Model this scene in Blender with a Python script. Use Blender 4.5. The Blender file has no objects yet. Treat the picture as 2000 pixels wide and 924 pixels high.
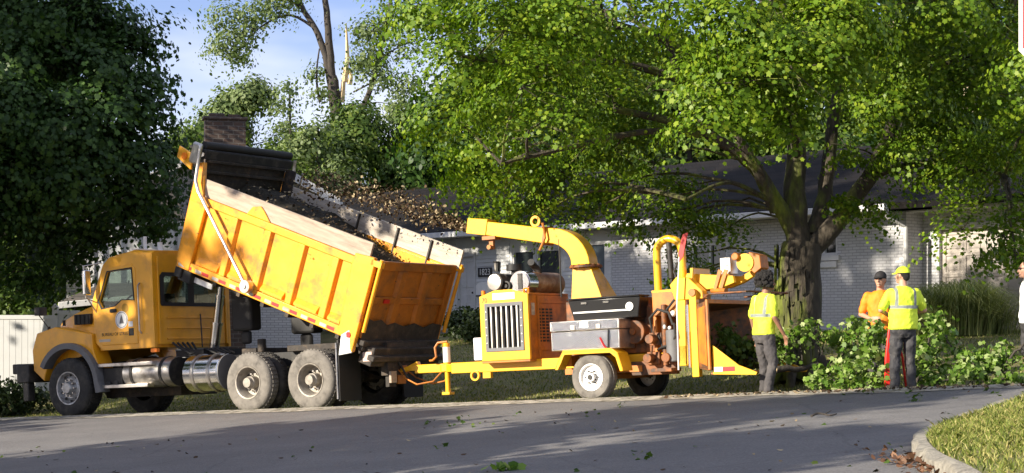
import bpy, math, random
import numpy as np
from mathutils import Vector, Matrix
rad = math.radians
random.seed(7)
SC = bpy.context.scene
COL = SC.collection

# ---------------------------------------------------------------- camera, sky, sun, exposure
F = 3400.0                                   # focal length in pixels of the 2000 px wide photograph
EYE = 1.6
cam = bpy.data.cameras.new('camera')
cam.sensor_width = 36.0
cam.lens = 36.0 * F / 2000.0
cam.shift_y = 178.0 / 2000.0
cam.clip_start = 0.1
cam.clip_end = 4000
camo = bpy.data.objects.new('camera', cam)
COL.objects.link(camo)
camo.location = (0, 0, EYE)
camo.rotation_euler = (rad(90), 0, 0)
SC.camera = camo

SUN_AZ = math.atan2(.50, .866)                # heading the light travels in, from +x towards +y
SUN_EL = rad(21.5)
world = bpy.data.worlds.new('World')
SC.world = world
world.use_nodes = True
wn, wl = world.node_tree.nodes, world.node_tree.links
wn.clear()
wo = wn.new('ShaderNodeOutputWorld')
bg = wn.new('ShaderNodeBackground')
sky = wn.new('ShaderNodeTexSky')
sky.sky_type = 'NISHITA'
sky.sun_disc = False
sky.sun_elevation = SUN_EL
sky.sun_rotation = math.atan2(-math.cos(SUN_AZ), -math.sin(SUN_AZ))
sky.air_density = 1.0
sky.dust_density = 0.3
sky.ozone_density = 3.0
tc = wn.new('ShaderNodeTexCoord')
mp = wn.new('ShaderNodeMapping')
mp.inputs['Scale'].default_value = (1.0, 1.0, 3.2)
mp.inputs['Location'].default_value = (.35, .1, .25)
nz = wn.new('ShaderNodeTexNoise')
nz.inputs['Scale'].default_value = 3.4
nz.inputs['Detail'].default_value = 5
nz.inputs['Roughness'].default_value = .5
rp = wn.new('ShaderNodeValToRGB')
rp.color_ramp.elements[0].position = .40
rp.color_ramp.elements[0].color = (0, 0, 0, 1)
rp.color_ramp.elements[1].position = .57
rp.color_ramp.elements[1].color = (.85, .85, .85, 1)
mx = wn.new('ShaderNodeMixRGB')
mx.inputs[2].default_value = (5.4, 5.6, 6.5, 1)
wl.new(tc.outputs['Generated'], mp.inputs['Vector'])
wl.new(mp.outputs['Vector'], nz.inputs['Vector'])
wl.new(nz.outputs['Fac'], rp.inputs['Fac'])
wl.new(rp.outputs['Color'], mx.inputs['Fac'])
wl.new(sky.outputs['Color'], mx.inputs[1])
tn = wn.new('ShaderNodeMixRGB')
tn.blend_type = 'MULTIPLY'
tn.inputs[0].default_value = 1
tn.inputs[2].default_value = (1.02, .86, 1.0, 1)
wl.new(sky.outputs['Color'], tn.inputs[1])
wl.new(tn.outputs['Color'], mx.inputs[1])
wl.new(mx.outputs['Color'], bg.inputs['Color'])
bg.inputs['Strength'].default_value = 0.098
wl.new(bg.outputs['Background'], wo.inputs['Surface'])

sl = bpy.data.lights.new('sun', 'SUN')
sl.energy = 5.0
sl.angle = rad(0.6)
sl.color = (1.0, .90, .74)
so = bpy.data.objects.new('sun', sl)
COL.objects.link(so)
ldir = Vector((math.cos(SUN_AZ) * math.cos(SUN_EL), math.sin(SUN_AZ) * math.cos(SUN_EL), -math.sin(SUN_EL)))
so.rotation_euler = ldir.to_track_quat('-Z', 'Y').to_euler()
so.location = (-30, -10, 20)

SC.view_settings.view_transform = 'Standard'
SC.view_settings.look = 'None'
SC.view_settings.exposure = 1.03
SC.view_settings.gamma = 1.0
SC.view_settings.use_curve_mapping = False
SC.cycles.max_bounces = 6
SC.cycles.diffuse_bounces = 3
SC.cycles.glossy_bounces = 3
SC.cycles.transmission_bounces = 4
SC.cycles.transparent_max_bounces = 8

# ---------------------------------------------------------------- helpers
def W(px, py, Y):
    return ((px - 1000) / F * Y, Y, EYE - (py - 640) / F * Y)

def NN(nt, t, **k):
    n = nt.nodes.new(t)
    for a, b in k.items():
        setattr(n, a, b)
    return n

def mat(name, col, rough=.6, metal=0.0, var=.12, vs=6.0, bump=0.0, bs=60.0, col2=None, mix=(.45, .65), ms=3.0,
        spec=.5, coat=0.0, detail=4, stretch=None, chip=None, crack=False):
    """procedural surface: base colour, slow brightness variation, a second colour (dirt, moss) in noise patches, fine bump"""
    m = bpy.data.materials.new(name)
    m.use_nodes = True
    nt = m.node_tree
    b = nt.nodes['Principled BSDF']
    b.inputs['Roughness'].default_value = rough
    b.inputs['Metallic'].default_value = metal
    b.inputs['Specular IOR Level'].default_value = spec
    b.inputs['Coat Weight'].default_value = coat
    tc = NN(nt, 'ShaderNodeTexCoord')
    vec = tc.outputs['Object']
    if stretch:
        mp = NN(nt, 'ShaderNodeMapping')
        mp.inputs['Scale'].default_value = stretch
        nt.links.new(vec, mp.inputs['Vector'])
        vec = mp.outputs['Vector']
    n = NN(nt, 'ShaderNodeTexNoise')
    n.inputs['Scale'].default_value = vs
    n.inputs['Detail'].default_value = detail
    nt.links.new(vec, n.inputs['Vector'])
    mr = NN(nt, 'ShaderNodeMapRange')
    mr.inputs[1].default_value = .25
    mr.inputs[2].default_value = .75
    mr.inputs[3].default_value = 1 - var
    mr.inputs[4].default_value = 1 + var
    nt.links.new(n.outputs['Fac'], mr.inputs[0])
    base = NN(nt, 'ShaderNodeRGB')
    base.outputs[0].default_value = (*col, 1)
    out = base.outputs[0]
    if col2:
        n2 = NN(nt, 'ShaderNodeTexNoise')
        n2.inputs['Scale'].default_value = ms
        n2.inputs['Detail'].default_value = 6
        n2.inputs['Roughness'].default_value = .65
        nt.links.new(vec, n2.inputs['Vector'])
        r = NN(nt, 'ShaderNodeMapRange')
        r.inputs[1].default_value = mix[0]
        r.inputs[2].default_value = mix[1]
        nt.links.new(n2.outputs['Fac'], r.inputs[0])
        x = NN(nt, 'ShaderNodeMixRGB')
        x.inputs[2].default_value = (*col2, 1)
        nt.links.new(r.outputs[0], x.inputs[0])
        nt.links.new(out, x.inputs[1])
        out = x.outputs[0]
    if chip:                                         # scraped spots down to primer and rust
        n4 = NN(nt, 'ShaderNodeTexNoise')
        n4.inputs['Scale'].default_value = chip[1]
        n4.inputs['Detail'].default_value = 9
        n4.inputs['Roughness'].default_value = .7
        nt.links.new(tc.outputs['Object'], n4.inputs['Vector'])
        r4 = NN(nt, 'ShaderNodeMapRange')
        r4.inputs[1].default_value = chip[2]
        r4.inputs[2].default_value = chip[2] + .025
        nt.links.new(n4.outputs['Fac'], r4.inputs[0])
        x4 = NN(nt, 'ShaderNodeMixRGB')
        x4.inputs[2].default_value = (*chip[0], 1)
        nt.links.new(r4.outputs[0], x4.inputs[0])
        nt.links.new(out, x4.inputs[1])
        out = x4.outputs[0]
    if crack:
        n5 = NN(nt, 'ShaderNodeTexNoise')
        n5.inputs['Scale'].default_value = 1.4
        n5.inputs['Detail'].default_value = 5
        nt.links.new(vec, n5.inputs['Vector'])
        ma = NN(nt, 'ShaderNodeMixRGB')
        ma.inputs[0].default_value = .22
        nt.links.new(vec, ma.inputs[1])
        nt.links.new(n5.outputs['Color'], ma.inputs[2])
        vo = NN(nt, 'ShaderNodeTexVoronoi', feature='DISTANCE_TO_EDGE')
        vo.inputs['Scale'].default_value = .42
        nt.links.new(ma.outputs[0], vo.inputs['Vector'])
        r5 = NN(nt, 'ShaderNodeMapRange')
        r5.inputs[1].default_value = .003
        r5.inputs[2].default_value = .009
        r5.inputs[3].default_value = .2
        r5.inputs[4].default_value = 0
        nt.links.new(vo.outputs['Distance'], r5.inputs[0])
        x5 = NN(nt, 'ShaderNodeMixRGB')
        x5.inputs[2].default_value = (.04, .038, .036, 1)
        nt.links.new(r5.outputs[0], x5.inputs[0])
        nt.links.new(out, x5.inputs[1])
        out = x5.outputs[0]
    mu = NN(nt, 'ShaderNodeVectorMath', operation='SCALE')
    nt.links.new(out, mu.inputs[0])
    nt.links.new(mr.outputs[0], mu.inputs['Scale'])
    nt.links.new(mu.outputs[0], b.inputs['Base Color'])
    if bump:
        n3 = NN(nt, 'ShaderNodeTexNoise')
        n3.inputs['Scale'].default_value = bs
        n3.inputs['Detail'].default_value = 4
        nt.links.new(vec, n3.inputs['Vector'])
        bp = NN(nt, 'ShaderNodeBump')
        bp.inputs['Strength'].default_value = bump
        bp.inputs['Distance'].default_value = .02
        nt.links.new(n3.outputs['Fac'], bp.inputs['Height'])
        nt.links.new(bp.outputs['Normal'], b.inputs['Normal'])
    return m

def leafmat(name, c0, c1, c2, trans=.35, rough=.45):
    m = bpy.data.materials.new(name)
    m.use_nodes = True
    nt = m.node_tree
    b = nt.nodes['Principled BSDF']
    g = NN(nt, 'ShaderNodeNewGeometry')
    r = NN(nt, 'ShaderNodeValToRGB')
    e = r.color_ramp.elements
    e[0].position = 0.0
    e[0].color = (*c0, 1)
    e[1].position = 1.0
    e[1].color = (*c2, 1)
    k = e.new(.6)
    k.color = (*c1, 1)
    nt.links.new(g.outputs['Random Per Island'], r.inputs[0])
    nt.links.new(r.outputs[0], b.inputs['Base Color'])
    b.inputs['Roughness'].default_value = rough
    b.inputs['Specular IOR Level'].default_value = .22
    t = NN(nt, 'ShaderNodeBsdfTranslucent')
    mc = NN(nt, 'ShaderNodeMixRGB', blend_type='MULTIPLY')
    mc.inputs[0].default_value = 1
    mc.inputs[2].default_value = (1.3, 1.5, .45, 1)
    nt.links.new(r.outputs[0], mc.inputs[1])
    nt.links.new(mc.outputs[0], t.inputs[0])
    ms = NN(nt, 'ShaderNodeMixShader')
    ms.inputs[0].default_value = trans
    nt.links.new(b.outputs[0], ms.inputs[1])
    nt.links.new(t.outputs[0], ms.inputs[2])
    nt.links.new(ms.outputs[0], nt.nodes['Material Output'].inputs['Surface'])
    return m

def brickmat(name, c1, c2, cm, bw=.21, bh=.0675, ms=.006, bump=.6, rough=.8, stain=None):
    m = mat(name, c1, rough, var=.0)
    nt = m.node_tree
    b = nt.nodes['Principled BSDF']
    tc = NN(nt, 'ShaderNodeTexCoord')
    sx = NN(nt, 'ShaderNodeSeparateXYZ')
    cx = NN(nt, 'ShaderNodeCombineXYZ')
    ad = NN(nt, 'ShaderNodeMath', operation='ADD')
    nt.links.new(tc.outputs['Object'], sx.inputs[0])
    nt.links.new(sx.outputs[0], ad.inputs[0])
    nt.links.new(sx.outputs[1], ad.inputs[1])
    nt.links.new(ad.outputs[0], cx.inputs[0])
    nt.links.new(sx.outputs[2], cx.inputs[1])
    br = NN(nt, 'ShaderNodeTexBrick')
    br.inputs['Color1'].default_value = (*c1, 1)
    br.inputs['Color2'].default_value = (*c2, 1)
    br.inputs['Mortar'].default_value = (*cm, 1)
    br.inputs['Scale'].default_value = 1.0
    br.inputs['Mortar Size'].default_value = ms
    br.inputs['Mortar Smooth'].default_value = .3
    br.inputs['Brick Width'].default_value = bw
    br.inputs['Row Height'].default_value = bh
    nt.links.new(cx.outputs[0], br.inputs['Vector'])
    out = br.outputs['Color']
    n = NN(nt, 'ShaderNodeTexNoise')
    n.inputs['Scale'].default_value = 1.3
    n.inputs['Detail'].default_value = 7
    nt.links.new(tc.outputs['Object'], n.inputs['Vector'])
    r = NN(nt, 'ShaderNodeMapRange')
    r.inputs[1].default_value = .4
    r.inputs[2].default_value = .8
    r.inputs[3].default_value = 0
    r.inputs[4].default_value = .55
    nt.links.new(n.outputs['Fac'], r.inputs[0])
    x = NN(nt, 'ShaderNodeMixRGB')
    x.inputs[2].default_value = (*(stain or tuple(v * .6 for v in c2)), 1)
    nt.links.new(r.outputs[0], x.inputs[0])
    nt.links.new(out, x.inputs[1])
    nt.links.new(x.outputs[0], b.inputs['Base Color'])
    bp = NN(nt, 'ShaderNodeBump', invert=True)
    bp.inputs['Strength'].default_value = bump
    bp.inputs['Distance'].default_value = .01
    nt.links.new(br.outputs['Fac'], bp.inputs['Height'])
    nt.links.new(bp.outputs['Normal'], b.inputs['Normal'])
    return m

class MB:
    """collects shapes and links them as one mesh object"""
    def __init__(self):
        self.v = []
        self.f = []
    def add(self, vs, fs):
        o = len(self.v)
        self.v += [tuple(p) for p in vs]
        self.f += [tuple(i + o for i in f) for f in fs]
        return self
    def box(self, a, b, M=None):
        x0, y0, z0 = a
        x1, y1, z1 = b
        vs = [Vector(p) for p in ((x0, y0, z0), (x1, y0, z0), (x1, y1, z0), (x0, y1, z0), (x0, y0, z1), (x1, y0, z1), (x1, y1, z1), (x0, y1, z1))]
        if M is not None:
            vs = [M @ p for p in vs]
        return self.add(vs, ((0, 3, 2, 1), (4, 5, 6, 7), (0, 1, 5, 4), (1, 2, 6, 5), (2, 3, 7, 6), (3, 0, 4, 7)))
    def prism(self, poly, a, b, ax='y', M=None):
        """poly extruded along an axis; poly holds the two other coordinates in x, y, z order"""
        def P(u, w, t):
            return {'y': (u, t, w), 'x': (t, u, w), 'z': (u, w, t)}[ax]
        n = len(poly)
        vs = [P(u, w, a) for u, w in poly] + [P(u, w, b) for u, w in poly]
        if M is not None:
            vs = [M @ Vector(p) for p in vs]
        return self.add(vs, [tuple(range(n)), tuple(range(2 * n - 1, n - 1, -1))] + [(i, i + n, (i + 1) % n + n, (i + 1) % n) for i in range(n)])
    def ring(self, outer, inner, a, b, ax='y'):
        """a plate with a hole: both outlines seen from the centre of the hole"""
        cx = sum(p[0] for p in inner) / len(inner)
        cy = sum(p[1] for p in inner) / len(inner)
        an = sorted(set(round(math.atan2(p[1] - cy, p[0] - cx), 5) for p in list(outer) + list(inner)))
        def hit(poly, t):
            d = (math.cos(t), math.sin(t))
            best = None
            for i in range(len(poly)):
                p, q = poly[i], poly[(i + 1) % len(poly)]
                ex, ey = q[0] - p[0], q[1] - p[1]
                den = d[0] * ey - d[1] * ex
                if abs(den) < 1e-12:
                    continue
                s = ((p[0] - cx) * ey - (p[1] - cy) * ex) / den
                w = ((p[0] - cx) * d[1] - (p[1] - cy) * d[0]) / den
                if s > 0 and -1e-4 <= w <= 1 + 1e-4 and (best is None or s > best):
                    best = s
            best = best or .01
            return (cx + d[0] * best, cy + d[1] * best)
        O = [hit(outer, t) for t in an]
        I = [hit(inner, t) for t in an]
        n = len(an)
        def P(p, t):
            return {'y': (p[0], t, p[1]), 'x': (t, p[0], p[1])}[ax]
        vs = [P(p, a) for p in O] + [P(p, a) for p in I] + [P(p, b) for p in O] + [P(p, b) for p in I]
        fs = []
        for i in range(n):
            j = (i + 1) % n
            fs += [(i, j, n + j, n + i), (2 * n + j, 2 * n + i, 3 * n + i, 3 * n + j), (j, i, 2 * n + i, 2 * n + j), (n + i, n + j, 3 * n + j, 3 * n + i)]
        return self.add(vs, fs)
    def cyl(self, p0, p1, r0, r1=None, n=16):
        return self.tube([p0, p1], [r0, r0 if r1 is None else r1], n)
    def tube(self, pts, rs, n=10, sx=1.0):
        pts = [Vector(p) for p in pts]
        if not hasattr(rs, '__len__'):
            rs = [rs] * len(pts)
        vs = []
        ref = None
        for i, p in enumerate(pts):
            d = (pts[min(i + 1, len(pts) - 1)] - pts[max(i - 1, 0)]).normalized()
            if ref is None:
                ref = d.orthogonal().normalized()
            u = (ref - d * ref.dot(d)).normalized()
            ref = u
            w = d.cross(u)
            for k in range(n):
                t = 2 * math.pi * k / n
                vs.append(p + (u * math.cos(t) * sx + w * math.sin(t)) * rs[i])
        fs = [tuple(range(n - 1, -1, -1)), tuple(range((len(pts) - 1) * n, len(pts) * n))]
        for i in range(len(pts) - 1):
            for k in range(n):
                a = i * n + k
                b = i * n + (k + 1) % n
                fs.append((a, b, b + n, a + n))
        return self.add(vs, fs)
    def lathe(self, prof, c, ax='y', n=36, sgn=1, cap=True):
        """prof: (radius, distance along the axis)"""
        vs = []
        for r, h in prof:
            for k in range(n):
                t = 2 * math.pi * k / n
                a, b = r * math.cos(t), r * math.sin(t)
                h2 = h * sgn
                p = {'y': (a, h2, b), 'x': (h2, a, b), 'z': (a, b, h2)}[ax]
                vs.append((c[0] + p[0], c[1] + p[1], c[2] + p[2]))
        fs = []
        m = len(prof)
        for i in range(m - 1):
            for k in range(n):
                a = i * n + k
                b = i * n + (k + 1) % n
                fs.append((a, b, b + n, a + n))
        cap = cap and prof[0] != prof[-1]
        if cap and prof[0][0] > 1e-4:
            fs.append(tuple(range(n)))
        if cap and prof[-1][0] > 1e-4:
            fs.append(tuple(range((m - 1) * n, m * n))[::-1])
        return self.add(vs, fs)
    def ell(self, c, r, n=16, m=10, M=None):
        vs = []
        for i in range(m + 1):
            t = math.pi * i / m
            s = max(math.sin(t), 1e-3)
            for k in range(n):
                a = 2 * math.pi * k / n
                p = Vector((r[0] * s * math.cos(a), r[1] * s * math.sin(a), r[2] * math.cos(t)))
                if M is not None:
                    p = M @ p
                vs.append(p + Vector(c))
        fs = [tuple(range(n)), tuple(range(m * n, (m + 1) * n))[::-1]]
        for i in range(m):
            for k in range(n):
                a = i * n + k
                b = i * n + (k + 1) % n
                fs.append((a, a + n, b + n, b))
        return self.add(vs, fs)
    def caps(self, p0, p1, r0, r1, n=14):
        self.tube([p0, p1], [r0, r1], n)
        self.ell(p0, (r0,) * 3, n, 8)
        return self.ell(p1, (r1,) * 3, n, 8)
    def loft(self, rings):
        """rings: lists of equally many points"""
        n = len(rings[0])
        vs = [p for r in rings for p in r]
        fs = [tuple(range(n))[::-1], tuple(range((len(rings) - 1) * n, len(rings) * n))]
        for i in range(len(rings) - 1):
            for k in range(n):
                a = i * n + k
                b = i * n + (k + 1) % n
                fs.append((a, b, b + n, a + n))
        return self.add(vs, fs)
    def eloft(self, secs, n=20):
        """secs: (z, cx, cy, rx, ry) elliptical rings"""
        return self.loft([[(cx + rx * math.cos(2 * math.pi * k / n), cy + ry * math.sin(2 * math.pi * k / n), z) for k in range(n)] for z, cx, cy, rx, ry in secs])
    def build(self, name, m, parent=None, bevel=0, smooth=35, recalc=True):
        me = bpy.data.meshes.new(name)
        me.from_pydata(self.v, [], self.f)
        if recalc:
            import bmesh
            bm = bmesh.new()
            bm.from_mesh(me)
            bmesh.ops.recalc_face_normals(bm, faces=bm.faces)
            bm.to_mesh(me)
            bm.free()
        if smooth:
            me.polygons.foreach_set('use_smooth', [True] * len(me.polygons))
            me.set_sharp_from_angle(angle=rad(smooth))
        me.update()
        o = bpy.data.objects.new(name, me)
        COL.objects.link(o)
        me.materials.append(m)
        if parent:
            o.parent = parent
        if bevel:
            b = o.modifiers.new('bevel', 'BEVEL')
            b.width = bevel
            b.segments = 2
            b.limit_method = 'ANGLE'
            b.angle_limit = rad(40)
        return o

def sides(mb, name, m, parent=None, **k):
    """one object for the pieces on the left (y > 0) and one for those on the right"""
    out = []
    for s in (1, -1):
        n = MB()
        idx = {}
        for f in mb.f:
            if sum(mb.v[i][1] for i in f) * s > 0:
                g = []
                for i in f:
                    if i not in idx:
                        idx[i] = len(n.v); n.v.append(mb.v[i])
                    g.append(idx[i])
                n.f.append(tuple(g))
        out.append(n.build(name, m, parent, **k))
    return out

def tag(o, label=None, cat=None, group=None, kind=None):
    if label: o['label'] = label
    if cat: o['category'] = cat
    if group: o['group'] = group
    if kind: o['kind'] = kind
    return o

def empty(name, loc, rz=0, ry=0, label=None, cat=None, group=None):
    o = bpy.data.objects.new(name, None)
    COL.objects.link(o)
    o.location = loc
    o.rotation_euler = (0, ry, rz)
    o.empty_display_size = .2
    return tag(o, label, cat, group)

def copy_tree(o, parent=None):
    kids = [c for c in bpy.data.objects if c.parent == o]
    c = o.copy()
    COL.objects.link(c)
    c.parent = parent
    for k in kids:
        copy_tree(k, c)
    return c

def text(name, s, size, m, parent, loc, rot, ext=.004):
    cu = bpy.data.curves.new(name, 'FONT')
    cu.body = s
    cu.size = size
    cu.extrude = ext
    cu.align_x = 'CENTER'
    cu.align_y = 'CENTER'
    t = bpy.data.objects.new(name + '_tmp', cu)
    COL.objects.link(t)
    me = bpy.data.meshes.new_from_object(t)
    bpy.data.objects.remove(t)
    o = bpy.data.objects.new(name, me)
    me.materials.clear()
    me.materials.append(m)
    COL.objects.link(o)
    o.parent = parent
    o.location = loc
    o.rotation_euler = rot
    return o

RNG = np.random.default_rng(11)
MAPLE = np.array([(0, 0), (.46, .16), (.34, .42), (.50, .70), (.14, .72), (0, 1.0), (-.22, .70), (-.50, .62), (-.34, .38), (-.44, .14)])
OVAL = np.array([(0, 0), (.30, .28), (.26, .66), (0, 1.0), (-.26, .66), (-.30, .28)])
QUAD = np.array([(0, 0), (.42, .45), (0, 1.0), (-.42, .45)])

def leaf_mesh(name, m, P, N, size, shape=MAPLE, parent=None, fold=.18, jit=.3, droop=.35):
    """one leaf-shaped face per point P, facing N"""
    n = len(P)
    K = len(shape)
    N = N / np.linalg.norm(N, axis=1)[:, None]
    d = RNG.normal(size=(n, 3))
    d[:, 2] -= droop * 2
    T = d - N * np.sum(d * N, axis=1)[:, None]
    T /= np.linalg.norm(T, axis=1)[:, None]
    B = np.cross(N, T)
    s = size * (1 + jit * RNG.normal(size=n)).clip(.45, 1.8)
    sx = shape[:, 0][None, :, None]
    sy = (shape[:, 1] - .5)[None, :, None]
    V = P[:, None, :] + s[:, None, None] * (sx * B[:, None, :] + sy * T[:, None, :] - fold * np.abs(sx) * N[:, None, :])
    me = bpy.data.meshes.new(name)
    me.vertices.add(n * K)
    me.vertices.foreach_set('co', V.reshape(-1).astype(np.float32))
    me.loops.add(n * K)
    me.loops.foreach_set('vertex_index', np.arange(n * K, dtype=np.int32))
    me.polygons.add(n)
    me.polygons.foreach_set('loop_start', np.arange(0, n * K, K, dtype=np.int32))
    me.update(calc_edges=True)
    me.materials.append(m)
    o = bpy.data.objects.new(name, me)
    COL.objects.link(o)
    if parent:
        o.parent = parent
    return o

def crown_points(lobes, per=26, sub=.34, flat=.55, up=.35, shell=.55):
    """lobes: (centre, (rx, ry, rz), number of twigs) -> leaf points and facings, leaves gathered in sprays"""
    PP, NNm = [], []
    for c, r, k in lobes:
        d = RNG.normal(size=(k, 3))
        d /= np.linalg.norm(d, axis=1)[:, None]
        q = (shell + (1 - shell) * RNG.random(k)) * (1 + .18 * RNG.normal(size=k))
        tw = np.array(c) + d * q[:, None] * np.array(r)
        ss = sub * (.6 + .8 * RNG.random(k))
        off = RNG.normal(size=(k, per, 3)) * np.array([.5, .5, .5 * flat]) * ss[:, None, None]
        p = tw[:, None, :] + off
        dn = d[:, None, :] * .55 + np.array([0, 0, up]) + off / ss[:, None, None] * .5 + RNG.normal(size=(k, per, 3)) * .6
        PP.append(p.reshape(-1, 3))
        NNm.append(dn.reshape(-1, 3))
    return np.concatenate(PP), np.concatenate(NNm)

def pad_points(lobes, per=75, sub=.36, flat=.22, frac=.42):
    """leaves gathered in flattened drooping sprays with gaps between them"""
    PP, NNm = [], []
    for c, r, k in lobes:
        k = max(2, int(k * frac))
        d = RNG.normal(size=(k, 3))
        d /= np.linalg.norm(d, axis=1)[:, None]
        q = (.45 + .6 * RNG.random(k))
        tw = np.array(c) + d * q[:, None] * np.array(r)
        ss = sub * (.45 + 1.1 * RNG.random(k))
        n = per
        rr = np.sqrt(RNG.random((k, n))) * (1 + .25 * RNG.normal(size=(k, n)))
        aa = RNG.random((k, n)) * 2 * np.pi
        off = np.stack([rr * np.cos(aa), rr * np.sin(aa), RNG.normal(size=(k, n)) * flat - .42 * rr ** 2], 2) * ss[:, None, None]
        tilt = RNG.normal(size=(k, 2)) * .25 + d[:, :2] * -.35
        off[:, :, 2] += off[:, :, 0] * tilt[:, None, 0] + off[:, :, 1] * tilt[:, None, 1]
        p = tw[:, None, :] + off
        keep = RNG.random((k, n)) < np.clip(ss / sub, .35, 1)[:, None] ** 1.5
        dn = d[:, None, :] * .75 + np.array([0, 0, .36]) + off / ss[:, None, None] * .55 + RNG.normal(size=(k, n, 3)) * .27
        PP.append(p[keep])
        NNm.append(dn[keep])
    return np.concatenate(PP), np.concatenate(NNm)

def limb(mb, pts, r0, r1, n=9, wob=.0, sub=4):
    """tapered limb along a smoothed path"""
    pts = [Vector(p) for p in pts]
    out = []
    for i in range(len(pts) - 1):
        p0 = pts[max(i - 1, 0)]; p1 = pts[i]; p2 = pts[i + 1]; p3 = pts[min(i + 2, len(pts) - 1)]
        for j in range(sub):
            t = j / sub
            out.append(.5 * ((2 * p1) + (p2 - p0) * t + (2 * p0 - 5 * p1 + 4 * p2 - p3) * t * t + (3 * p1 - p0 - 3 * p2 + p3) * t ** 3))
    out.append(pts[-1])
    if wob:
        out = [out[0]] + [p + Vector((random.uniform(-wob, wob), random.uniform(-wob, wob), random.uniform(-wob, wob))) for p in out[1:]]
    L = len(out) - 1
    mb.tube(out, [r0 + (r1 - r0) * (i / L) ** .85 for i in range(L + 1)], n)
    return out

# ---------------------------------------------------------------- materials
M = {}
M['asphalt'] = mat('asphalt', (.150, .145, .144), .9, var=.30, vs=38, bump=.8, bs=120, col2=(.19, .183, .178), mix=(.42, .7), ms=.7, crack=True)
M['gutter'] = mat('gutter_grit', (.42, .385, .32), .95, var=.35, vs=9, bump=.8, bs=50, col2=(.14, .125, .09), mix=(.45, .6), ms=6)
M['concrete'] = mat('concrete', (.27, .25, .205), .9, var=.35, vs=14, bump=1.0, bs=60, col2=(.17, .155, .13), mix=(.5, .7), ms=5)
M['soil'] = mat('lawn_soil', (.12, .12, .035), .95, var=.4, vs=1.2, bump=.8, bs=30, col2=(.17, .14, .055), mix=(.42, .62), ms=1.1)
M['grass'] = leafmat('grass_blades', (.10, .14, .025), (.19, .22, .045), (.44, .38, .16), .2, .6)
M['grass_dry'] = leafmat('ornamental_grass', (.12, .15, .05), (.20, .24, .08), (.36, .36, .15), .25, .6)
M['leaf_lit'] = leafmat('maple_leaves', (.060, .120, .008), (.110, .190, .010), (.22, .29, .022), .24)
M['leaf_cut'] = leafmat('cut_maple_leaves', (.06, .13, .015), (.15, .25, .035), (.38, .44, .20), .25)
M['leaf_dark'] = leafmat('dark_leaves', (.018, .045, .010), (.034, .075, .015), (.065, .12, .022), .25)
M['leaf_mid'] = leafmat('mid_leaves', (.045, .085, .016), (.085, .14, .026), (.15, .20, .04), .3)
M['leaf_pale'] = leafmat('pale_leaves', (.08, .12, .045), (.14, .19, .07), (.22, .27, .11), .3)
M['leaf_shrub'] = leafmat('shrub_leaves', (.02, .035, .012), (.035, .055, .018), (.06, .085, .03), .15)
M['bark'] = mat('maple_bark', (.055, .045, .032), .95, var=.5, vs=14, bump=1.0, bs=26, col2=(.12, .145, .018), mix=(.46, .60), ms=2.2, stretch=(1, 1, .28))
nt = M['bark'].node_tree                           # moss, with the sun side of the lower trunk put into its mask
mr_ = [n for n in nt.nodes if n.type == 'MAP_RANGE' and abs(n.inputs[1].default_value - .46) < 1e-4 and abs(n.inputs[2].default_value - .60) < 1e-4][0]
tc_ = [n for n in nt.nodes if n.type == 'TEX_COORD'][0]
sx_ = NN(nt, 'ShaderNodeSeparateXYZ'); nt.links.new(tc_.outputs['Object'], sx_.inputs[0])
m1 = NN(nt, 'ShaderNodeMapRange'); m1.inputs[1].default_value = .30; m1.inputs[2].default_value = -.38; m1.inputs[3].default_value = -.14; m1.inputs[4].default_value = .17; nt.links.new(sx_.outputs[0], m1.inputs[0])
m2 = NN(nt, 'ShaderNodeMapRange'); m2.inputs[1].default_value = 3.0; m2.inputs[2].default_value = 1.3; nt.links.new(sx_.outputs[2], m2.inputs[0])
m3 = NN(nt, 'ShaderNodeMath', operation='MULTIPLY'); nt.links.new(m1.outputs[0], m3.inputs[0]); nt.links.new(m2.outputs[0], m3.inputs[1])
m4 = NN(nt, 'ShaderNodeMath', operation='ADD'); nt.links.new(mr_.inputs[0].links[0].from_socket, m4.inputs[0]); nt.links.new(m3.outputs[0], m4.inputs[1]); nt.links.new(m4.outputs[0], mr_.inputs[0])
M['bark_dark'] = mat('dark_bark', (.05, .042, .034), .95, var=.35, vs=12, bump=.9, bs=26, stretch=(1, 1, .3))
M['bark_tan'] = mat('tan_bark', (.30, .25, .17), .95, var=.3, vs=6, bump=.7, bs=18, col2=(.12, .10, .07), mix=(.5, .7), ms=3)
M['splinter'] = mat('fresh_wood', (.55, .42, .24), .8, var=.2, vs=10)
M['white_brick'] = brickmat('painted_brick', (.62, .62, .64), (.53, .53, .55), (.33, .33, .35), ms=.010, stain=(.46, .45, .44))
M['brown_brick'] = brickmat('chimney_brick', (.115, .068, .05), (.07, .048, .04), (.15, .13, .115), bw=.26, bh=.11, ms=.014, bump=.9, stain=(.045, .04, .036))
M['siding'] = mat('white_siding', (.60, .61, .61), .7, var=.06, vs=2)
M['trim'] = mat('white_trim', (.60, .60, .60), .6, var=.08, vs=3, col2=(.42, .41, .38), mix=(.55, .75))
M['roof'] = brickmat('shaded_dark_shingles', (.009, .009, .010), (.015, .014, .0145), (.005, .005, .005), bw=.33, bh=.14, ms=.008, bump=.5, stain=(.022, .017, .015))  # dark shingles, with the trees' shade on the roof put into the colour
M['roof'].node_tree.nodes['Principled BSDF'].inputs['Specular IOR Level'].default_value = .08
M['roof_grey'] = brickmat('grey_shingles', (.13, .12, .11), (.17, .15, .14), (.07, .065, .06), bw=.33, bh=.14, ms=.008, bump=.5)
M['garage'] = mat('garage_panels', (.40, .36, .32), .6, var=.08, vs=3)
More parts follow.
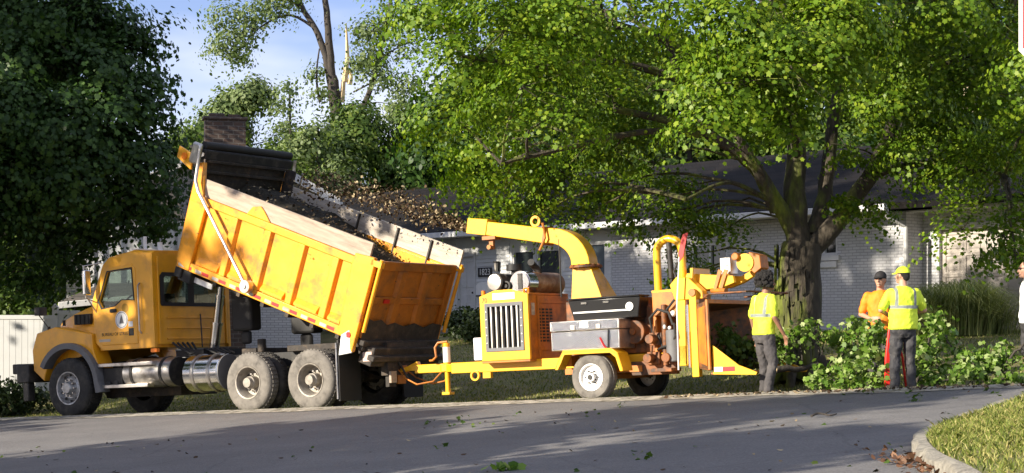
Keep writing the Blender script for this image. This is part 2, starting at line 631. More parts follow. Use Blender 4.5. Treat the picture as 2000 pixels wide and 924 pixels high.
M['wood_pale'] = mat('weathered_board', (.40, .32, .25), .9, var=.22, vs=7, bump=.4, bs=40, col2=(.20, .16, .125), mix=(.5, .72), ms=1.8, stretch=(.35, 1, 3))
M['wood_grey'] = mat('pale_board', (.50, .44, .37), .9, var=.25, vs=7, bump=.4, bs=40, col2=(.26, .22, .18), mix=(.5, .7), ms=2, stretch=(.35, 1, 3))
def glass(name, col=(.02, .025, .025), rough=.04):
    return mat(name, col, rough, var=0, spec=.8)
M['win_dark'] = glass('window_glass')
M['tyre'] = mat('tyre_rubber', (.028, .027, .026), .85, var=.25, vs=9, bump=.3, bs=40, col2=(.07, .062, .052), mix=(.45, .7), ms=5)
M['tyre_dusty'] = mat('dusty_tyre_rubber', (.17, .155, .135), .9, var=.22, vs=8, bump=.3, bs=40, col2=(.09, .082, .072), mix=(.5, .68), ms=5)
M['rim_grey'] = mat('grey_steel_rim', (.27, .245, .21), .55, .3, var=.3, vs=10, col2=(.17, .14, .11), mix=(.5, .7), ms=7)
M['rim_alu'] = mat('front_rim', (.42, .42, .42), .4, .6, var=.25, vs=12, col2=(.2, .18, .16), mix=(.5, .7), ms=8)
M['rim_white'] = mat('white_rim', (.78, .76, .72), .45, .0, var=.12, vs=10, col2=(.4, .33, .25), mix=(.6, .8), ms=7)
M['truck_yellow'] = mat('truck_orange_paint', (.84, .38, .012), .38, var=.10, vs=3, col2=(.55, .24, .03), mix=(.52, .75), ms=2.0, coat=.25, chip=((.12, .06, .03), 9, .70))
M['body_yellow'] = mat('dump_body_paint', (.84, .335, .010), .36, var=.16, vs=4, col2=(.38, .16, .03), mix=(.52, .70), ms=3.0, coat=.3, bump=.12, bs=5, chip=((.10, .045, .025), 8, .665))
M['gate_shade'] = mat('tailgate_shaded_paint', (.44, .15, .012), .5, var=.2, vs=5, col2=(.18, .075, .02), mix=(.46, .7), ms=2.6, chip=((.05, .03, .02), 8, .64))  # body paint darkened: the tailgate's shade is put into the colour
M['chip_yellow'] = mat('chipper_paint', (.86, .44, .012), .36, var=.08, vs=4, col2=(.50, .25, .02), mix=(.55, .72), ms=3, coat=.3, chip=((.14, .06, .03), 12, .69))
M['chip_shade'] = mat('chipper_shaded_paint', (.52, .17, .018), .5, var=.2, vs=6, col2=(.22, .085, .025), mix=(.45, .7), ms=4)  # chipper paint darkened for its shaded faces, shade put into the colour
M['black'] = mat('black_steel', (.016, .015, .015), .6, var=.3, vs=8, col2=(.06, .052, .042), mix=(.5, .7), ms=4)
M['dirt_black'] = mat('greasy_steel', (.035, .029, .024), .75, var=.4, vs=9, bump=.4, bs=30, col2=(.10, .07, .045), mix=(.5, .7), ms=5)
M['gloss_black'] = mat('gloss_black_paint', (.012, .012, .013), .22, var=.1, vs=5, spec=.4)
M['chip_deep_shade'] = mat('chipper_deep_shade_paint', (.26, .085, .018), .6, var=.3, vs=8, col2=(.07, .04, .025), mix=(.42, .62), ms=6)  # darker again: shade around drum and feed put into the paint colour
M['rubber'] = mat('black_rubber', (.02, .019, .018), .7, var=.2, vs=4)
M['fender_grey'] = mat('grey_plastic', (.13, .13, .135), .6, var=.15, vs=5)
M['chrome'] = mat('bright_metal', (.72, .71, .69), .16, 1.0, var=.1, vs=8)
M['steel'] = mat('dull_aluminium', (.58, .55, .51), .33, .9, var=.22, vs=6, col2=(.24, .20, .16), mix=(.52, .75), ms=4)
M['red'] = mat('red_plastic', (.48, .014, .012), .4, var=.06)
M['amber'] = mat('amber_lens', (.9, .22, .01), .3, var=.05)
M['white'] = mat('white_paint', (.78, .78, .76), .5, var=.06, vs=5)
M['rust'] = mat('rusty_muffler', (.30, .15, .075), .5, .5, var=.35, vs=7, col2=(.42, .30, .20), mix=(.45, .65), ms=6)
M['skin'] = mat('skin', (.50, .27, .18), .55, var=.08, vs=8)
M['skin_brown'] = mat('brown_skin', (.27, .135, .08), .55, var=.08, vs=8)
M['hair'] = mat('dark_hair', (.012, .010, .009), .8, var=.4, vs=60, bump=1.0, bs=120)
M['trousers'] = mat('charcoal_cloth', (.065, .06, .062), .9, var=.2, vs=8, col2=(.10, .09, .085), mix=(.5, .7), ms=6)
M['trousers_black'] = mat('black_cloth', (.036, .035, .038), .75, var=.25, vs=8, col2=(.09, .085, .08), mix=(.55, .7), ms=6)
M['boots'] = mat('boot_leather', (.05, .042, .036), .7, var=.2)
M['chips'] = leafmat('wood_chip_faces', (.02, .015, .008), (.085, .05, .028), (.50, .40, .24), .05, .8)
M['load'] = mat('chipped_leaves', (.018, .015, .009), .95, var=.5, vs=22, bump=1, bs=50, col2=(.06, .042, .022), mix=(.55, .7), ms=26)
# ---------------------------------------------------------------- terrain and road
UX, UY = math.cos(rad(32)), -math.sin(rad(32))      # along the road, to the right and nearer
VX, VY = math.sin(rad(32)), math.cos(rad(32))       # across the road, away
T0 = 23.77

def kink(x, a, s):
    return x if abs(x) < a else math.copysign(a + (abs(x) - a) * s, x)

def plane_z(X, Y):
    return -.016 + .069 * kink(X, 13, .12) + .015 * (Y if Y < 70 else 70)

def hz(X, Y):
    """height of the ground"""
    t = X * VX + Y * VY - T0
    if t <= 0:
        return plane_z(X, Y)
    ze = plane_z(X - VX * t, Y - VY * t)
    if t < .35:
        return ze - .05 * t / .35
    if t < 2.3:
        return ze - .05
    h = ze - .05 + .125 * (t - 2.3)
    top = 1.55
    d = .5
    if h > top - d:                                  # the house lots are level
        k = min((h - top + d) / (2 * d), 1)
        h = top - d + d * (2 * k - k * k)
    return h

def sheet(name, ss, ts, dz, m, zf=hz, keep=None):
    vs, fs, idx = [], [], {}
    for i, s in enumerate(ss):
        for j, t in enumerate(ts):
            X = UX * s + VX * (T0 + t)
            Y = UY * s + VY * (T0 + t)
            idx[i, j] = len(vs)
            vs.append((X, Y, zf(X, Y) + (dz(t) if callable(dz) else dz)))
    for i in range(len(ss) - 1):
        for j in range(len(ts) - 1):
            fs.append((idx[i, j], idx[i + 1, j], idx[i + 1, j + 1], idx[i, j + 1]))
    mb = MB()
    mb.add(vs, fs)
    return mb.build(name, m, smooth=60, recalc=False)

far = [-1500, -600, -250, -120, -80]
ss = far + [-60 + 1.5 * i for i in range(74)] + [60, 90, 150, 300, 700, 1500]
ts = [-1500, -500, -150, -60] + [-40 + 2 * i for i in range(20)] + [-.5, -.02, .0, .35, 1.2, 2.3, 3] + [4 + i for i in range(30)] + [40, 50, 80, 150, 400, 1500]
tag(sheet('ground', ss, ts, lambda t: -.06 if t < 0 else 0, M['soil']), kind='structure')
sr = [-80 + 2 * i for i in range(70)]
tag(sheet('road', sr, [-40 + 2 * i for i in range(20)] + [-.9, 0], .0, M['asphalt']), kind='structure')

# pale strip of grit and sawdust along the edge
mb = MB()
prev = None
for i in range(170):
    s = -30 + .25 * i
    a = -.62 + .09 * math.sin(s * 1.7) + .06 * math.sin(s * 4.1) + random.uniform(-.03, .03)
    if s > -3:
        a = -.62 + .56 * min((s + 3) / 4, 1) + random.uniform(-.02, .02)
    p = [(UX * s + VX * (T0 + t), UY * s + VY * (T0 + t)) for t in (a, .04)]
    q = [(x, y, plane_z(x, y) + .007 + .012 * (k == 1)) for k, (x, y) in enumerate(p)]
    if prev:
        mb.add(prev + q, [(0, 2, 3, 1)])
    prev = q
tag(mb.build('gutter', M['gutter'], smooth=0, recalc=False), kind='structure')

# corner lawn with its kerb
KP = [(2.3, 7.0), (2.75, 9.0), (3.1, 11.0), (3.35, 13.0), (3.42, 14.3), (3.55, 15.3), (3.75, 16.2), (4.05, 17.0), (4.55, 17.9), (5.3, 19.2), (6.15, 20.5), (7.2, 21.0), (8.6, 20.5), (14, 17.2), (30, 7.2)]
def smoothpath(pts, sub=6):
    out = []
    for i in range(len(pts) - 1):
        p0 = Vector(pts[max(i - 1, 0)]); p1 = Vector(pts[i]); p2 = Vector(pts[i + 1]); p3 = Vector(pts[min(i + 2, len(pts) - 1)])
        for j in range(sub):
            t = j / sub
            out.append(.5 * ((2 * p1) + (p2 - p0) * t + (2 * p0 - 5 * p1 + 4 * p2 - p3) * t * t + (3 * p1 - p0 - 3 * p2 + p3) * t ** 3))
    out.append(Vector(pts[-1]))
    return out
KS = smoothpath(KP)
mb = MB()
rings = []
inner = []
for i, p in enumerate(KS):
    d = (KS[min(i + 1, len(KS) - 1)] - KS[max(i - 1, 0)]).normalized()
    n = Vector((d.y, -d.x))
    z = plane_z(p.x, p.y)
    w = .05 * math.sin(i * 1.3) + random.uniform(-.03, .03)
    rings.append([(p.x + n.x * a, p.y + n.y * a, z + h) for a, h in ((-.02, -.05), (-.01 + w * .3, .10), (.02, .125 + w * .3), (.11, .135), (.12, -.05))])
    inner.append((p + n * .115, z, n))
mb.loft(rings)
tag(mb.build('kerb', M['concrete'], bevel=0, smooth=50), kind='structure')
mb = MB()
cen = Vector((22, 12))
def island_z(q, z, k):
    return z + .12 + .16 * min(k * 9, 1) + .0 * q.x
R = []
for k in (0, .03, .08, .2, .5, 1):
    R.append([])
    for p, z, n in inner:
        q = p + (cen - p) * k
        R[-1].append((q.x, q.y, plane_z(q.x, q.y) + .12 + .16 * min(k * 7, 1)))
n_ = len(inner)
mb.add([p for r in R for p in r], [(a * n_ + i, a * n_ + i + 1, (a + 1) * n_ + i + 1, (a + 1) * n_ + i) for a in range(len(R) - 1) for i in range(n_ - 1)])
tag(mb.build('verge', M['soil'], smooth=60, recalc=False), kind='structure')

def blades(name, P, h, w, m, lean=.5, label=None):
    """a bent triangular blade on each point"""
    n = len(P)
    a = RNG.random(n) * 2 * math.pi
    hh = h * (.5 + RNG.random(n))
    ww = w * (.6 + .8 * RNG.random(n))
    S = np.stack([np.cos(a), np.sin(a), np.zeros(n)], 1)
    b = RNG.random(n) * 2 * math.pi
    L = np.stack([np.cos(b), np.sin(b), np.zeros(n)], 1) * (lean * hh * RNG.random(n))[:, None]
    Z = np.zeros((n, 3)); Z[:, 2] = 1
    v0 = P - S * ww[:, None] / 2
    v1 = P + S * ww[:, None] / 2
    v2 = P + L * .35 + Z * (hh * .6)[:, None] + S * ww[:, None] * .35
    v3 = P + L * .35 + Z * (hh * .6)[:, None] - S * ww[:, None] * .35
    v4 = P + L + Z * hh[:, None] * .95
    V = np.stack([v0, v1, v2, v4, v3], 1)
    me = bpy.data.meshes.new(name)
    me.vertices.add(n * 5)
    me.vertices.foreach_set('co', V.reshape(-1).astype(np.float32))
    me.loops.add(n * 5)
    me.loops.foreach_set('vertex_index', np.arange(n * 5, dtype=np.int32))
    me.polygons.add(n)
    me.polygons.foreach_set('loop_start', np.arange(0, n * 5, 5, dtype=np.int32))
    me.update(calc_edges=True)
    me.materials.append(m)
    o = bpy.data.objects.new(name, me)
    COL.objects.link(o)
    return o

# grass of the corner lawn
pts = []
for _ in range(42000):
    i = random.randrange(6, len(inner) - 14)
    k = abs(random.gauss(0, .13))
    if k > .45: continue
    p, z, n = inner[i]
    q = p + (inner[min(i + 1, n_ - 1)][0] - p) * random.random() + (cen - p) * k
    if q.y < 12 or q.x > q.y * .34: continue
    pts.append((q.x, q.y, plane_z(q.x, q.y) + .11 + .16 * min(k * 7, 1)))
tag(blades('verge_grass', np.array(pts), .055, .012, M['grass'], 1.3), 'yellowish green mown grass on the corner verge behind the kerb', 'grass', kind='stuff')
pts = []
for _ in range(115000):
    t = random.random() ** 1.5 * 14 + .1
    s = random.uniform(-31, 12)
    X = UX * s + VX * (T0 + t); Y = UY * s + VY * (T0 + t)
    if abs(X) > .32 * Y: continue
    pts.append((X, Y, hz(X, Y)))
tag(blades('lawn_grass', np.array(pts), .038, .018, M['grass'], 1.2), 'dappled mown lawn grass rising from the road to the houses', 'grass', kind='stuff')
# taller weeds by the chute and the edge
pts = []
for _ in range(2600):
    s = random.gauss(1.9, .8); t = abs(random.gauss(.1, .25)) + .05
    X = UX * s + VX * (T0 + t); Y = UY * s + VY * (T0 + t)
    pts.append((X, Y, hz(X, Y)))
tag(blades('edge_weeds', np.array(pts), .2, .012, M['grass_dry'], .8), 'taller dry weeds at the road edge below the chipper chute', 'weeds', kind='stuff')

# litter on the road
pts, nn = [], []
for _ in range(200):
    Y = random.uniform(14, 25); X = random.uniform(-.3, .3) * Y
    t = X * VX + Y * VY - T0
    if t > -.05 or (X > 3.3 and Y < 21 and X > 3.3 + (Y - 14) * .4): continue
    pts.append((X, Y, plane_z(X, Y) + .012)); nn.append((random.gauss(0, .35), random.gauss(-.1, .35), 1))
tag(leaf_mesh('leaf_litter', M['chips'], np.array(pts), np.array(nn), .055, OVAL, fold=.3), 'scattered chips and dry leaves littering the road', 'litter', kind='stuff')
pts, nn = [], []
for _ in range(70):
    Y = random.uniform(14, 25); X = random.uniform(-.3, .3) * Y
    t = X * VX + Y * VY - T0
    if t > -.05 or (X > 3.3 and Y < 21 and X > 3.3 + (Y - 14) * .4): continue
    k = random.choice((1, 1, 4))
    for j in range(k):
        pts.append((X + random.gauss(0, .07), Y + random.gauss(0, .07), plane_z(X, Y) + .015 + .02 * j)); nn.append((random.gauss(0, .5), random.gauss(-.1, .5), 1))
tag(leaf_mesh('fallen_leaves', M['leaf_mid'], np.array(pts), np.array(nn), .06, MAPLE, fold=.5), 'small green leaves dropped over the road', 'leaves', kind='stuff')
pts, nn = [], []
for _ in range(120):
    X = 3.36 + random.gauss(0, .10); Y = 14.6 + random.gauss(0, .5)
    pts.append((X, Y, plane_z(X, Y) + .02 + .05 * random.random())); nn.append((random.gauss(0, .6), random.gauss(-.2, .6), 1))
tag(leaf_mesh('leaf_pile', leafmat('dead_leaves', (.08, .04, .022), (.18, .09, .05), (.34, .21, .13), .1, .8), np.array(pts), np.array(nn), .07, OVAL, fold=.3), 'little drift of brown dead leaves against the kerb', 'leaves', kind='stuff')
pts, nn = [], []
for _ in range(900):
    s = random.uniform(-12, 1.5); t = random.uniform(-.5, .25)
    X = UX * s + VX * (T0 + t); Y = UY * s + VY * (T0 + t)
    pts.append((X, Y, hz(X, Y) + .03)); nn.append((random.gauss(0, .5), random.gauss(-.3, .5), 1))
tag(leaf_mesh('sawdust_chips', M['chips'], np.array(pts), np.array(nn), .06, OVAL, fold=.2), 'pale chips strewn along the gutter in front of the wheels', 'wood chips', kind='stuff')
# a green sprig and a dark twig on the road
c = W(985, 918, 16.7)
pts = np.array([(c[0] + random.gauss(0, .10), c[1] + random.gauss(0, .05), plane_z(c[0], c[1]) + .02 + abs(random.gauss(0, .02))) for _ in range(16)])
e = empty('leafy_sprig', (0, 0, 0), label='small fresh green sprig lying alone on the near asphalt', cat='sprig')
leaf_mesh('leaf_cluster', M['leaf_cut'], pts, RNG.normal(size=(16, 3)) * .5 + np.array([0, -.3, .6]), .10, MAPLE, parent=e)
for (px, py, ln, lb) in ((1610, 816, .30, 'curled dark twig on the asphalt nearer than the man with the big curly hair'),):
    r = 1.616 / ((py - 640) / F + .069 * (px - 1000) / F + .015)
    X, Y = (px - 1000) / F * r, r
    z = plane_z(X, Y)
    mb = MB()
    limb(mb, [(X - ln / 2, Y, z + .02), (X - ln / 5, Y + .05, z + .05), (X + ln / 5, Y - .03, z + .03), (X + ln / 2, Y + .04, z + .045)], .018, .008, 6)
    limb(mb, [(X, Y, z + .04), (X + .1, Y + .1, z + .08)], .01, .005, 5)
    tag(mb.build('twig', M['bark_dark']), lb, 'twig')
# ---------------------------------------------------------------- the long low house
WD = Vector((-.662, .75, 0)).normalized()            # along its front, to the left
HO = Vector((8.74, 38.6, 1.55))
hrz = math.atan2(-WD.y, -WD.x)                       # local +x runs to the right, local -y faces the street
house = empty('brick_house', HO, hrz, label='long single storey white painted brick house with a dark roof behind the big tree', cat='house')
# local x: 0 at the right front corner, negative to the left; local y: depth; local z: up
EV = 2.62
def wall_run(mb, x0, x1, y, holes, z0=-.9, z1=EV, th=.2):
    """a wall along x with rectangular openings (a, b, c, d)"""
    cur = x0
    for a, b, c, d in sorted(holes):
        mb.box((cur, y, z0), (a, y + th, z1))
        mb.box((a, y, z0), (b, y + th, c))
        mb.box((a, y, d), (b, y + th, z1))
        cur = b
    mb.box((cur, y, z0), (x1, y + th, z1))
wins = [(-6.45, -5.25, 1.28, 2.14), (-2.72, -1.9, 1.72, 2.2)]
mb = MB()
wall_run(mb, -9.25, 0, 0, wins)
mb.box((-.2, .203, -.9), (0, 8, EV))
mb.build('wall', M['white_brick'], house)
mb = MB()                                            # entry part, clad in siding, a step back
sw = [(-15.55, -14.85, .03, 2.08), (-13.2, -12.3, .25, 2.2), (-12.2, -11.2, .25, 2.2), (-10.15, -9.5, .25, 2.3)]
wall_run(mb, -28.2, -9.25, .003, sw)
for i in range(24):
    z = .06 + i * .108
    for a, b in ((-28.2, -15.67), (-14.73, -13.3), (-12.2 - .0, -12.2), (-11.1, -10.25), (-9.42, -9.27)):
        if b - a > .1:
            mb.prism([(-.022, z), (.003, z + .1), (.003, z)], a, b, 'x')
mb.build('wall', M['siding'], house)['label'] = 'white lapped siding wall by the entrance'
mb = MB()
mb.box((-28.2, .2, -.9), (-28, 8, EV)); mb.box((-28.2, 8, -.9), (0, 8.2, EV))
mb.build('wall', M['white_brick'], house)
# roof
mb = MB()
RX0, RX1 = -28.7, 5.2
RD, RH = 4.4, 1.95
mb.prism([(-.55, EV + .03), (RD, EV + RH), (RD, EV + RH + .16), (-.6, EV + .17)], RX0, RX1, 'x')
mb.prism([(RD, EV + RH), (RD * 2 + .5, EV + .0), (RD * 2 + .5, EV + .16), (RD, EV + RH + .16)], RX0, RX1, 'x')
roof = mb.build('roof', M['roof'], house)
mb = MB()
mb.box((RX0 + .2, 0.1, EV), (RX1 - .2, 8, EV + .03))
mb.prism([(0.05, EV + .05), (RD, EV + RH - .05), (2 * RD, EV + .05)], RX0 + .4, RX0 + .5, 'x')
mb.build('soffit', M['trim'], house)
mb = MB()
mb.box((RX0, -.74, EV + .0), (-.05, -.62, EV + .15)); mb.box((RX0, -.617, EV - .02), (-.05, -.56, EV + .13))
mb.box((.75, -.1, EV - .0), (RX1, .0, EV + .14))
mb.build('gutter', M['trim'], house, bevel=.01)
mb = MB()
mb.tube([(-.12, -.66, EV), (-.1, -.5, EV - .15), (.06, -.10, EV - .35), (.06, -.07, -.6)], .05, 8)
mb.build('downspout', M['trim'], house)
mb = MB(); mb.box((-15.2, 1.6, EV + .5), (-14.2, 2.3, EV + 1.55)); mb.box((-15.25, 1.55, EV + 1.55), (-14.15, 2.35, EV + 1.62))
mb.build('chimney', M['brown_brick'], house)
def window(x0, x1, z0, z1, y, mull=0, pane=None, sill=True):
    mb = MB()
    t = .06
    mb.box((x0, y + .02, z0), (x0 + t, y + .14, z1)); mb.box((x1 - t, y + .02, z0), (x1, y + .14, z1))
    mb.box((x0 + t, y + .02, z1 - t), (x1 - t, y + .14, z1)); mb.box((x0 + t, y + .02, z0), (x1 - t, y + .14, z0 + t))
    for k in range(mull):
        xm = x0 + (x1 - x0) * (k + 1) / (mull + 1)
        mb.box((xm - .03, y + .03, z0 + t), (xm + .03, y + .12, z1 - t))
    f = mb.build('window', M['trim'], house)
    mb = MB(); mb.box((x0 + t, y + .09, z0 + t), (x1 - t, y + .10, z1 - t)); mb.build('pane', pane or M['win_dark'], f)
    if sill:
        mb = MB(); mb.box((x0 - .08, y - .07, z0 - .12), (x1 + .08, y + .05, z0)); mb.build('sill', M['trim'], f)
pane_blue = glass('painted_reflection_glass', (.10, .13, .15), .12)  # bluish reflection put into the pane's base colour
window(*wins[0], 0, 1); window(*wins[1], 0, 1)
for a, b, c, d in sw[1:]:
    window(a, b, c, d, .0, 0, pane_blue if a < -10 and b > -10 else None, False)
mb = MB(); mb.box((-6.85, -.03, 1.28), (-6.47, .0, 2.14))
for k in range(12): mb.box((-6.83, -.045, 1.31 + k * .068), (-6.49, -.031, 1.35 + k * .068))
mb.build('shutter', M['trim'], house)
mb = MB(); mb.box((-2.72, -.05, 1.44), (-1.9, .0, 1.58)); mb.build('sill_ledge', M['trim'], house)
# front door with steps
mb = MB(); mb.box((-15.55, .08, .03), (-14.85, .12, 2.08)); mb.box((-15.47, .06, 1.2), (-15.25, .08, 1.95)); mb.box((-15.15, .06, 1.2), (-14.93, .08, 1.95))
mb.box((-15.47, .06, .2), (-15.25, .08, 1.0)); mb.box((-15.15, .06, .2), (-14.93, .08, 1.0))
dr = mb.build('door', M['trim'], house, bevel=.01)
mb = MB(); mb.cyl((-14.93, .06, 1.05), (-14.93, .0, 1.05), .03); mb.build('handle', M['black'], dr)
mb = MB(); mb.box((-15.65, -.03, .0), (-15.56, .06, 2.2)); mb.box((-14.84, -.03, .0), (-14.75, .06, 2.2)); mb.box((-15.65, -.03, 2.1), (-14.75, .06, 2.2)); mb.build('door_frame', M['trim'], house)
mb = MB(); mb.box((-16, -.7, -.6), (-14.4, 0, -.02)); mb.box((-15.9, -1.0, -.6), (-14.5, -.7, -.2)); mb.build('step', M['concrete'], house, bevel=.02)
plate = empty('number_plate', HO + (Matrix.Rotation(hrz, 4, 'Z') @ Vector((-14.33, -.03, 1.62))), hrz, label='small black house number plate reading 1823 beside the front door', cat='number plate')
mb = MB(); mb.box((-.30, -.012, -.13), (.30, .006, .13)); mb.build('plate', M['black'], plate)
text('digits', '1823', .25, M['white'], plate, (0, -.016, 0), (rad(90), 0, 0))
box = empty('letter_box', HO + (Matrix.Rotation(hrz, 4, 'Z') @ Vector((-14.3, -.02, 1.1))), hrz, label='white wall mounted letter box below the house number', cat='mailbox')
mb = MB(); mb.prism([(-.26, -.2), (.26, -.2), (.26, .14), (.16, .22), (0, .25), (-.16, .22), (-.26, .14)], -.16, 0, 'y'); mb.build('box', M['white'], box, bevel=.01)
mb = MB(); mb.box((-.24, -.175, -.17), (.0, -.163, -.13)); mb.build('slot', M['black'], box)
lan = empty('wall_lantern', HO + (Matrix.Rotation(hrz, 4, 'Z') @ Vector((-13.75, -.02, 1.75))), hrz, label='small grey wall lantern right of the house number', cat='lamp')
mb = MB(); mb.box((-.04, -.03, -.12), (.04, 0, .12)); mb.box((-.06, -.16, .12), (.06, -.02, .16)); mb.build('bracket', M['black'], lan)
mb = MB(); mb.lathe([(.045, -.14), (.065, .1), (.02, .13)], (0, -.1, 0), 'z', 8); mb.build('lamp_glass', M['steel'], lan)

# garage wing of the same house: set back behind the corner
mb = MB()
gx = .38
G0, G1 = .45, 2.65
mb.box((.003, .6, -.9), (G0, .8, EV)); mb.box((G1, .6, -.9), (5.0, .8, EV)); mb.box((G0, .6, 2.22), (G1, .8, EV))
mb.build('wall', M['white_brick'], house)
mb = MB(); mb.box((G0, .70, -.25), (G1, .74, 2.22))
nr, nc = 5, 4
for i in range(nr):
    for j in range(nc):
        x0 = G0 + .06 + (G1 - G0 - .12) * j / nc; x1 = G0 + .06 + (G1 - G0 - .12) * (j + 1) / nc
        z0 = -.18 + 2.34 * i / nr; z1 = -.18 + 2.34 * (i + 1) / nr
        mb.ring([(x0, z0), (x1, z0), (x1, z1), (x0, z1)], [(x0 + .06, z0 + .06), (x1 - .06, z0 + .06), (x1 - .06, z1 - .06), (x0 + .06, z1 - .06)], .675, .698)
        mb.box((x0 + .1, .682, z0 + .1), (x1 - .1, .699, z1 - .1))
mb.build('garage_door', M['garage'], house, bevel=.008)
mb = MB(); mb.box((G1, .52, -.3), (G1 + .12, .597, 2.3)); mb.box((G1 + .22, .5, -.3), (G1 + .30, .597, EV)); mb.box((G0 - .1, .52, 2.22), (G1, .597, 2.34)); mb.build('trim', M['trim'], house, bevel=.008)

# ---------------------------------------------------------------- the house on the left, behind the truck
LO = Vector((-7.75, 46.0, .45))
lh = empty('gabled_house', LO, rad(14), label='brick house with a steep gable and a large square chimney behind the dump truck', cat='house')
mb = MB()
mb.prism([(-3.9, -.6), (2.7, -.6), (2.7, 4.65), (.2, 5.95), (-3.9, 3.9)], 0, .2, 'y'); mb.box((2.5, .2, -.6), (2.7, 9, 4.6)); mb.box((-3.9, .2, -.6), (-3.7, 9, 3.8))
mb.box((-3.9, 9, -.6), (2.7, 9.2, 3.9))
mb.build('wall', M['white_brick'], lh)
mb = MB()
mb.prism([(.2, 6.0), (3.1, 4.43), (3.1, 4.57), (.2, 6.15)], -.4, 9.5, 'y'); mb.prism([(.2, 6.0), (-4.4, 3.62), (-4.4, 3.76), (.2, 6.15)], -.4, 9.5, 'y')
mb.build('roof', M['roof_grey'], lh)
mb = MB()
mb.prism([(.2, 5.96), (3.15, 4.36), (3.15, 4.6), (.2, 6.2)], -.46, -.403, 'y'); mb.prism([(.2, 5.96), (-4.45, 3.55), (-4.45, 3.78), (.2, 6.2)], -.46, -.403, 'y')
mb.box((3.12, -.4, 4.34), (3.24, 9.4, 4.5))
mb.build('rake_trim', M['trim'], lh)
mb = MB(); mb.box((-.42, -.95, -.6), (.62, -.47, 6.55)); mb.box((-.47, -1.0, 6.55), (.67, -.42, 6.62)); mb.box((-.3, -.8, 6.62), (.1, -.5, 6.72)); mb.box((.2, -.8, 6.62), (.5, -.5, 6.70))
mb.build('chimney', M['brown_brick'], lh)
def lwin(x0, x1, z0, z1):
    mb = MB(); t = .07
    mb.box((x0, -.05, z0), (x0 + t, -.003, z1)); mb.box((x1 - t, -.05, z0), (x1, -.003, z1)); mb.box((x0 + t, -.05, z0), (x1 - t, -.003, z0 + t)); mb.box((x0 + t, -.05, z1 - t), (x1 - t, -.003, z1))
    mb.box((x0, -.045, (z0 + z1) / 2 - .02), (x1, -.006, (z0 + z1) / 2 + .02))
    f = mb.build('window', M['trim'], lh)
    mb = MB(); mb.box((x0 + t, -.02, z0 + t), (x1 - t, -.008, z1 - t)); mb.build('pane', M['win_dark'], f)
lwin(-1.35, -.55, 2.55, 3.85); lwin(-3.2, -2.3, 2.5, 3.6)
# porch in front of it
po = empty('entrance_porch', (-11.2, 43.2, .55), rad(10), label='small porch with a pale gutter and white posts left of the truck cab', cat='porch')
mb = MB(); mb.prism([(0, 1.72), (1.0, 2.15), (3.0, 2.2), (3.0, 1.95), (0, 1.6)], 0, 2.2, 'y'); mb.build('roof', M['roof_grey'], po)
mb = MB(); mb.prism([(-.05, 1.52), (3.0, 1.84), (3.0, 1.98), (-.05, 1.68)], -.08, -.003, 'y'); mb.build('gutter', M['trim'], po, bevel=.01)
for x in (1.0, 1.75, 2.35):
    mb = MB(); mb.box((x, .1, -.4), (x + .13, .23, 1.7 + x * .1 - .1)); mb.build('post', M['trim'], po)
bal = empty('upper_bay', (-10.9, 44.6, .5), rad(8), label='pale upper bay with vertical white boards seen through the dark tree', cat='bay')
mb = MB(); mb.box((.2, 0, 2.2), (2.3, 1.6, 3.9))
for k in range(5): mb.box((.3 + k * .45, -.06, 2.1), (.42 + k * .45, -.003, 3.9))
mb.build('boards', M['siding'], bal)
mb = MB(); mb.prism([(-.1, 3.9), (2.5, 3.9), (2.2, 4.6), (.4, 4.4)], -.15, 1.7, 'y'); mb.build('roof', M['roof_grey'], bal)
mb = MB(); mb.box((.0, -.1, 0), (.2, .1, 3.85)); mb.build('corner_post', M['trim'], bal)
mb = MB(); mb.box((2.3, -.1, 0), (2.5, .1, 3.85)); mb.build('corner_post', M['trim'], bal)

# white fence at the left
fe = empty('vinyl_fence', (-14.6, 42.2, 0), rad(2), label='tall pale grey vinyl fence left of the truck bonnet', cat='fence')
for k in range(4):
    x = k * 1.75
    z = hz(-14.6 + x, 42.2)
    mb = MB(); mb.box((x - .065, -.065, z - .3), (x + .065, .065, z + 2.02)); mb.prism([(x - .09, z + 2.02), (x + .09, z + 2.02), (x, z + 2.12)], -.09, .09, 'y'); mb.build('post', M['trim'], fe)
    if k < 3:
        mb = MB()
        for j in range(11):
            a = x + .07 + j * 1.61 / 11
            mb.box((a, -.02, z + .02), (a + .14, .02, z + 1.86))
        mb.box((x + .065, -.035, z + 1.86), (x + 1.685, .035, z + 1.96)); mb.box((x + .065, -.035, z - .1), (x + 1.685, .035, z + .02))
        mb.build('panel', M['siding'], fe)

# far house behind the big tree
fh = empty('distant_house', (6.2, 66, 2), rad(-12), label='distant brown roofed house with a pale dormer glimpsed through the big tree', cat='house')
mb = MB(); mb.box((-2, 0, 0), (7, 6, 5)); mb.prism([(-.5, 5.3), (.95, 5.3), (.55, 6.75), (-.1, 6.75)], -.5, -.1, 'y'); mb.build('wall', M['trim'], fh)
mb = MB(); mb.prism([(-.8, 5), (3, 7.6), (7, 5)], -2.4, 7.5, 'x'); mb.build('roof', mat('brown_shingles', (.16, .105, .085), .9, var=.2, vs=5), fh)
mb = MB(); mb.box((.05, -.55, 5.4), (.38, -.503, 5.9)); mb.build('window', M['win_dark'], fh)

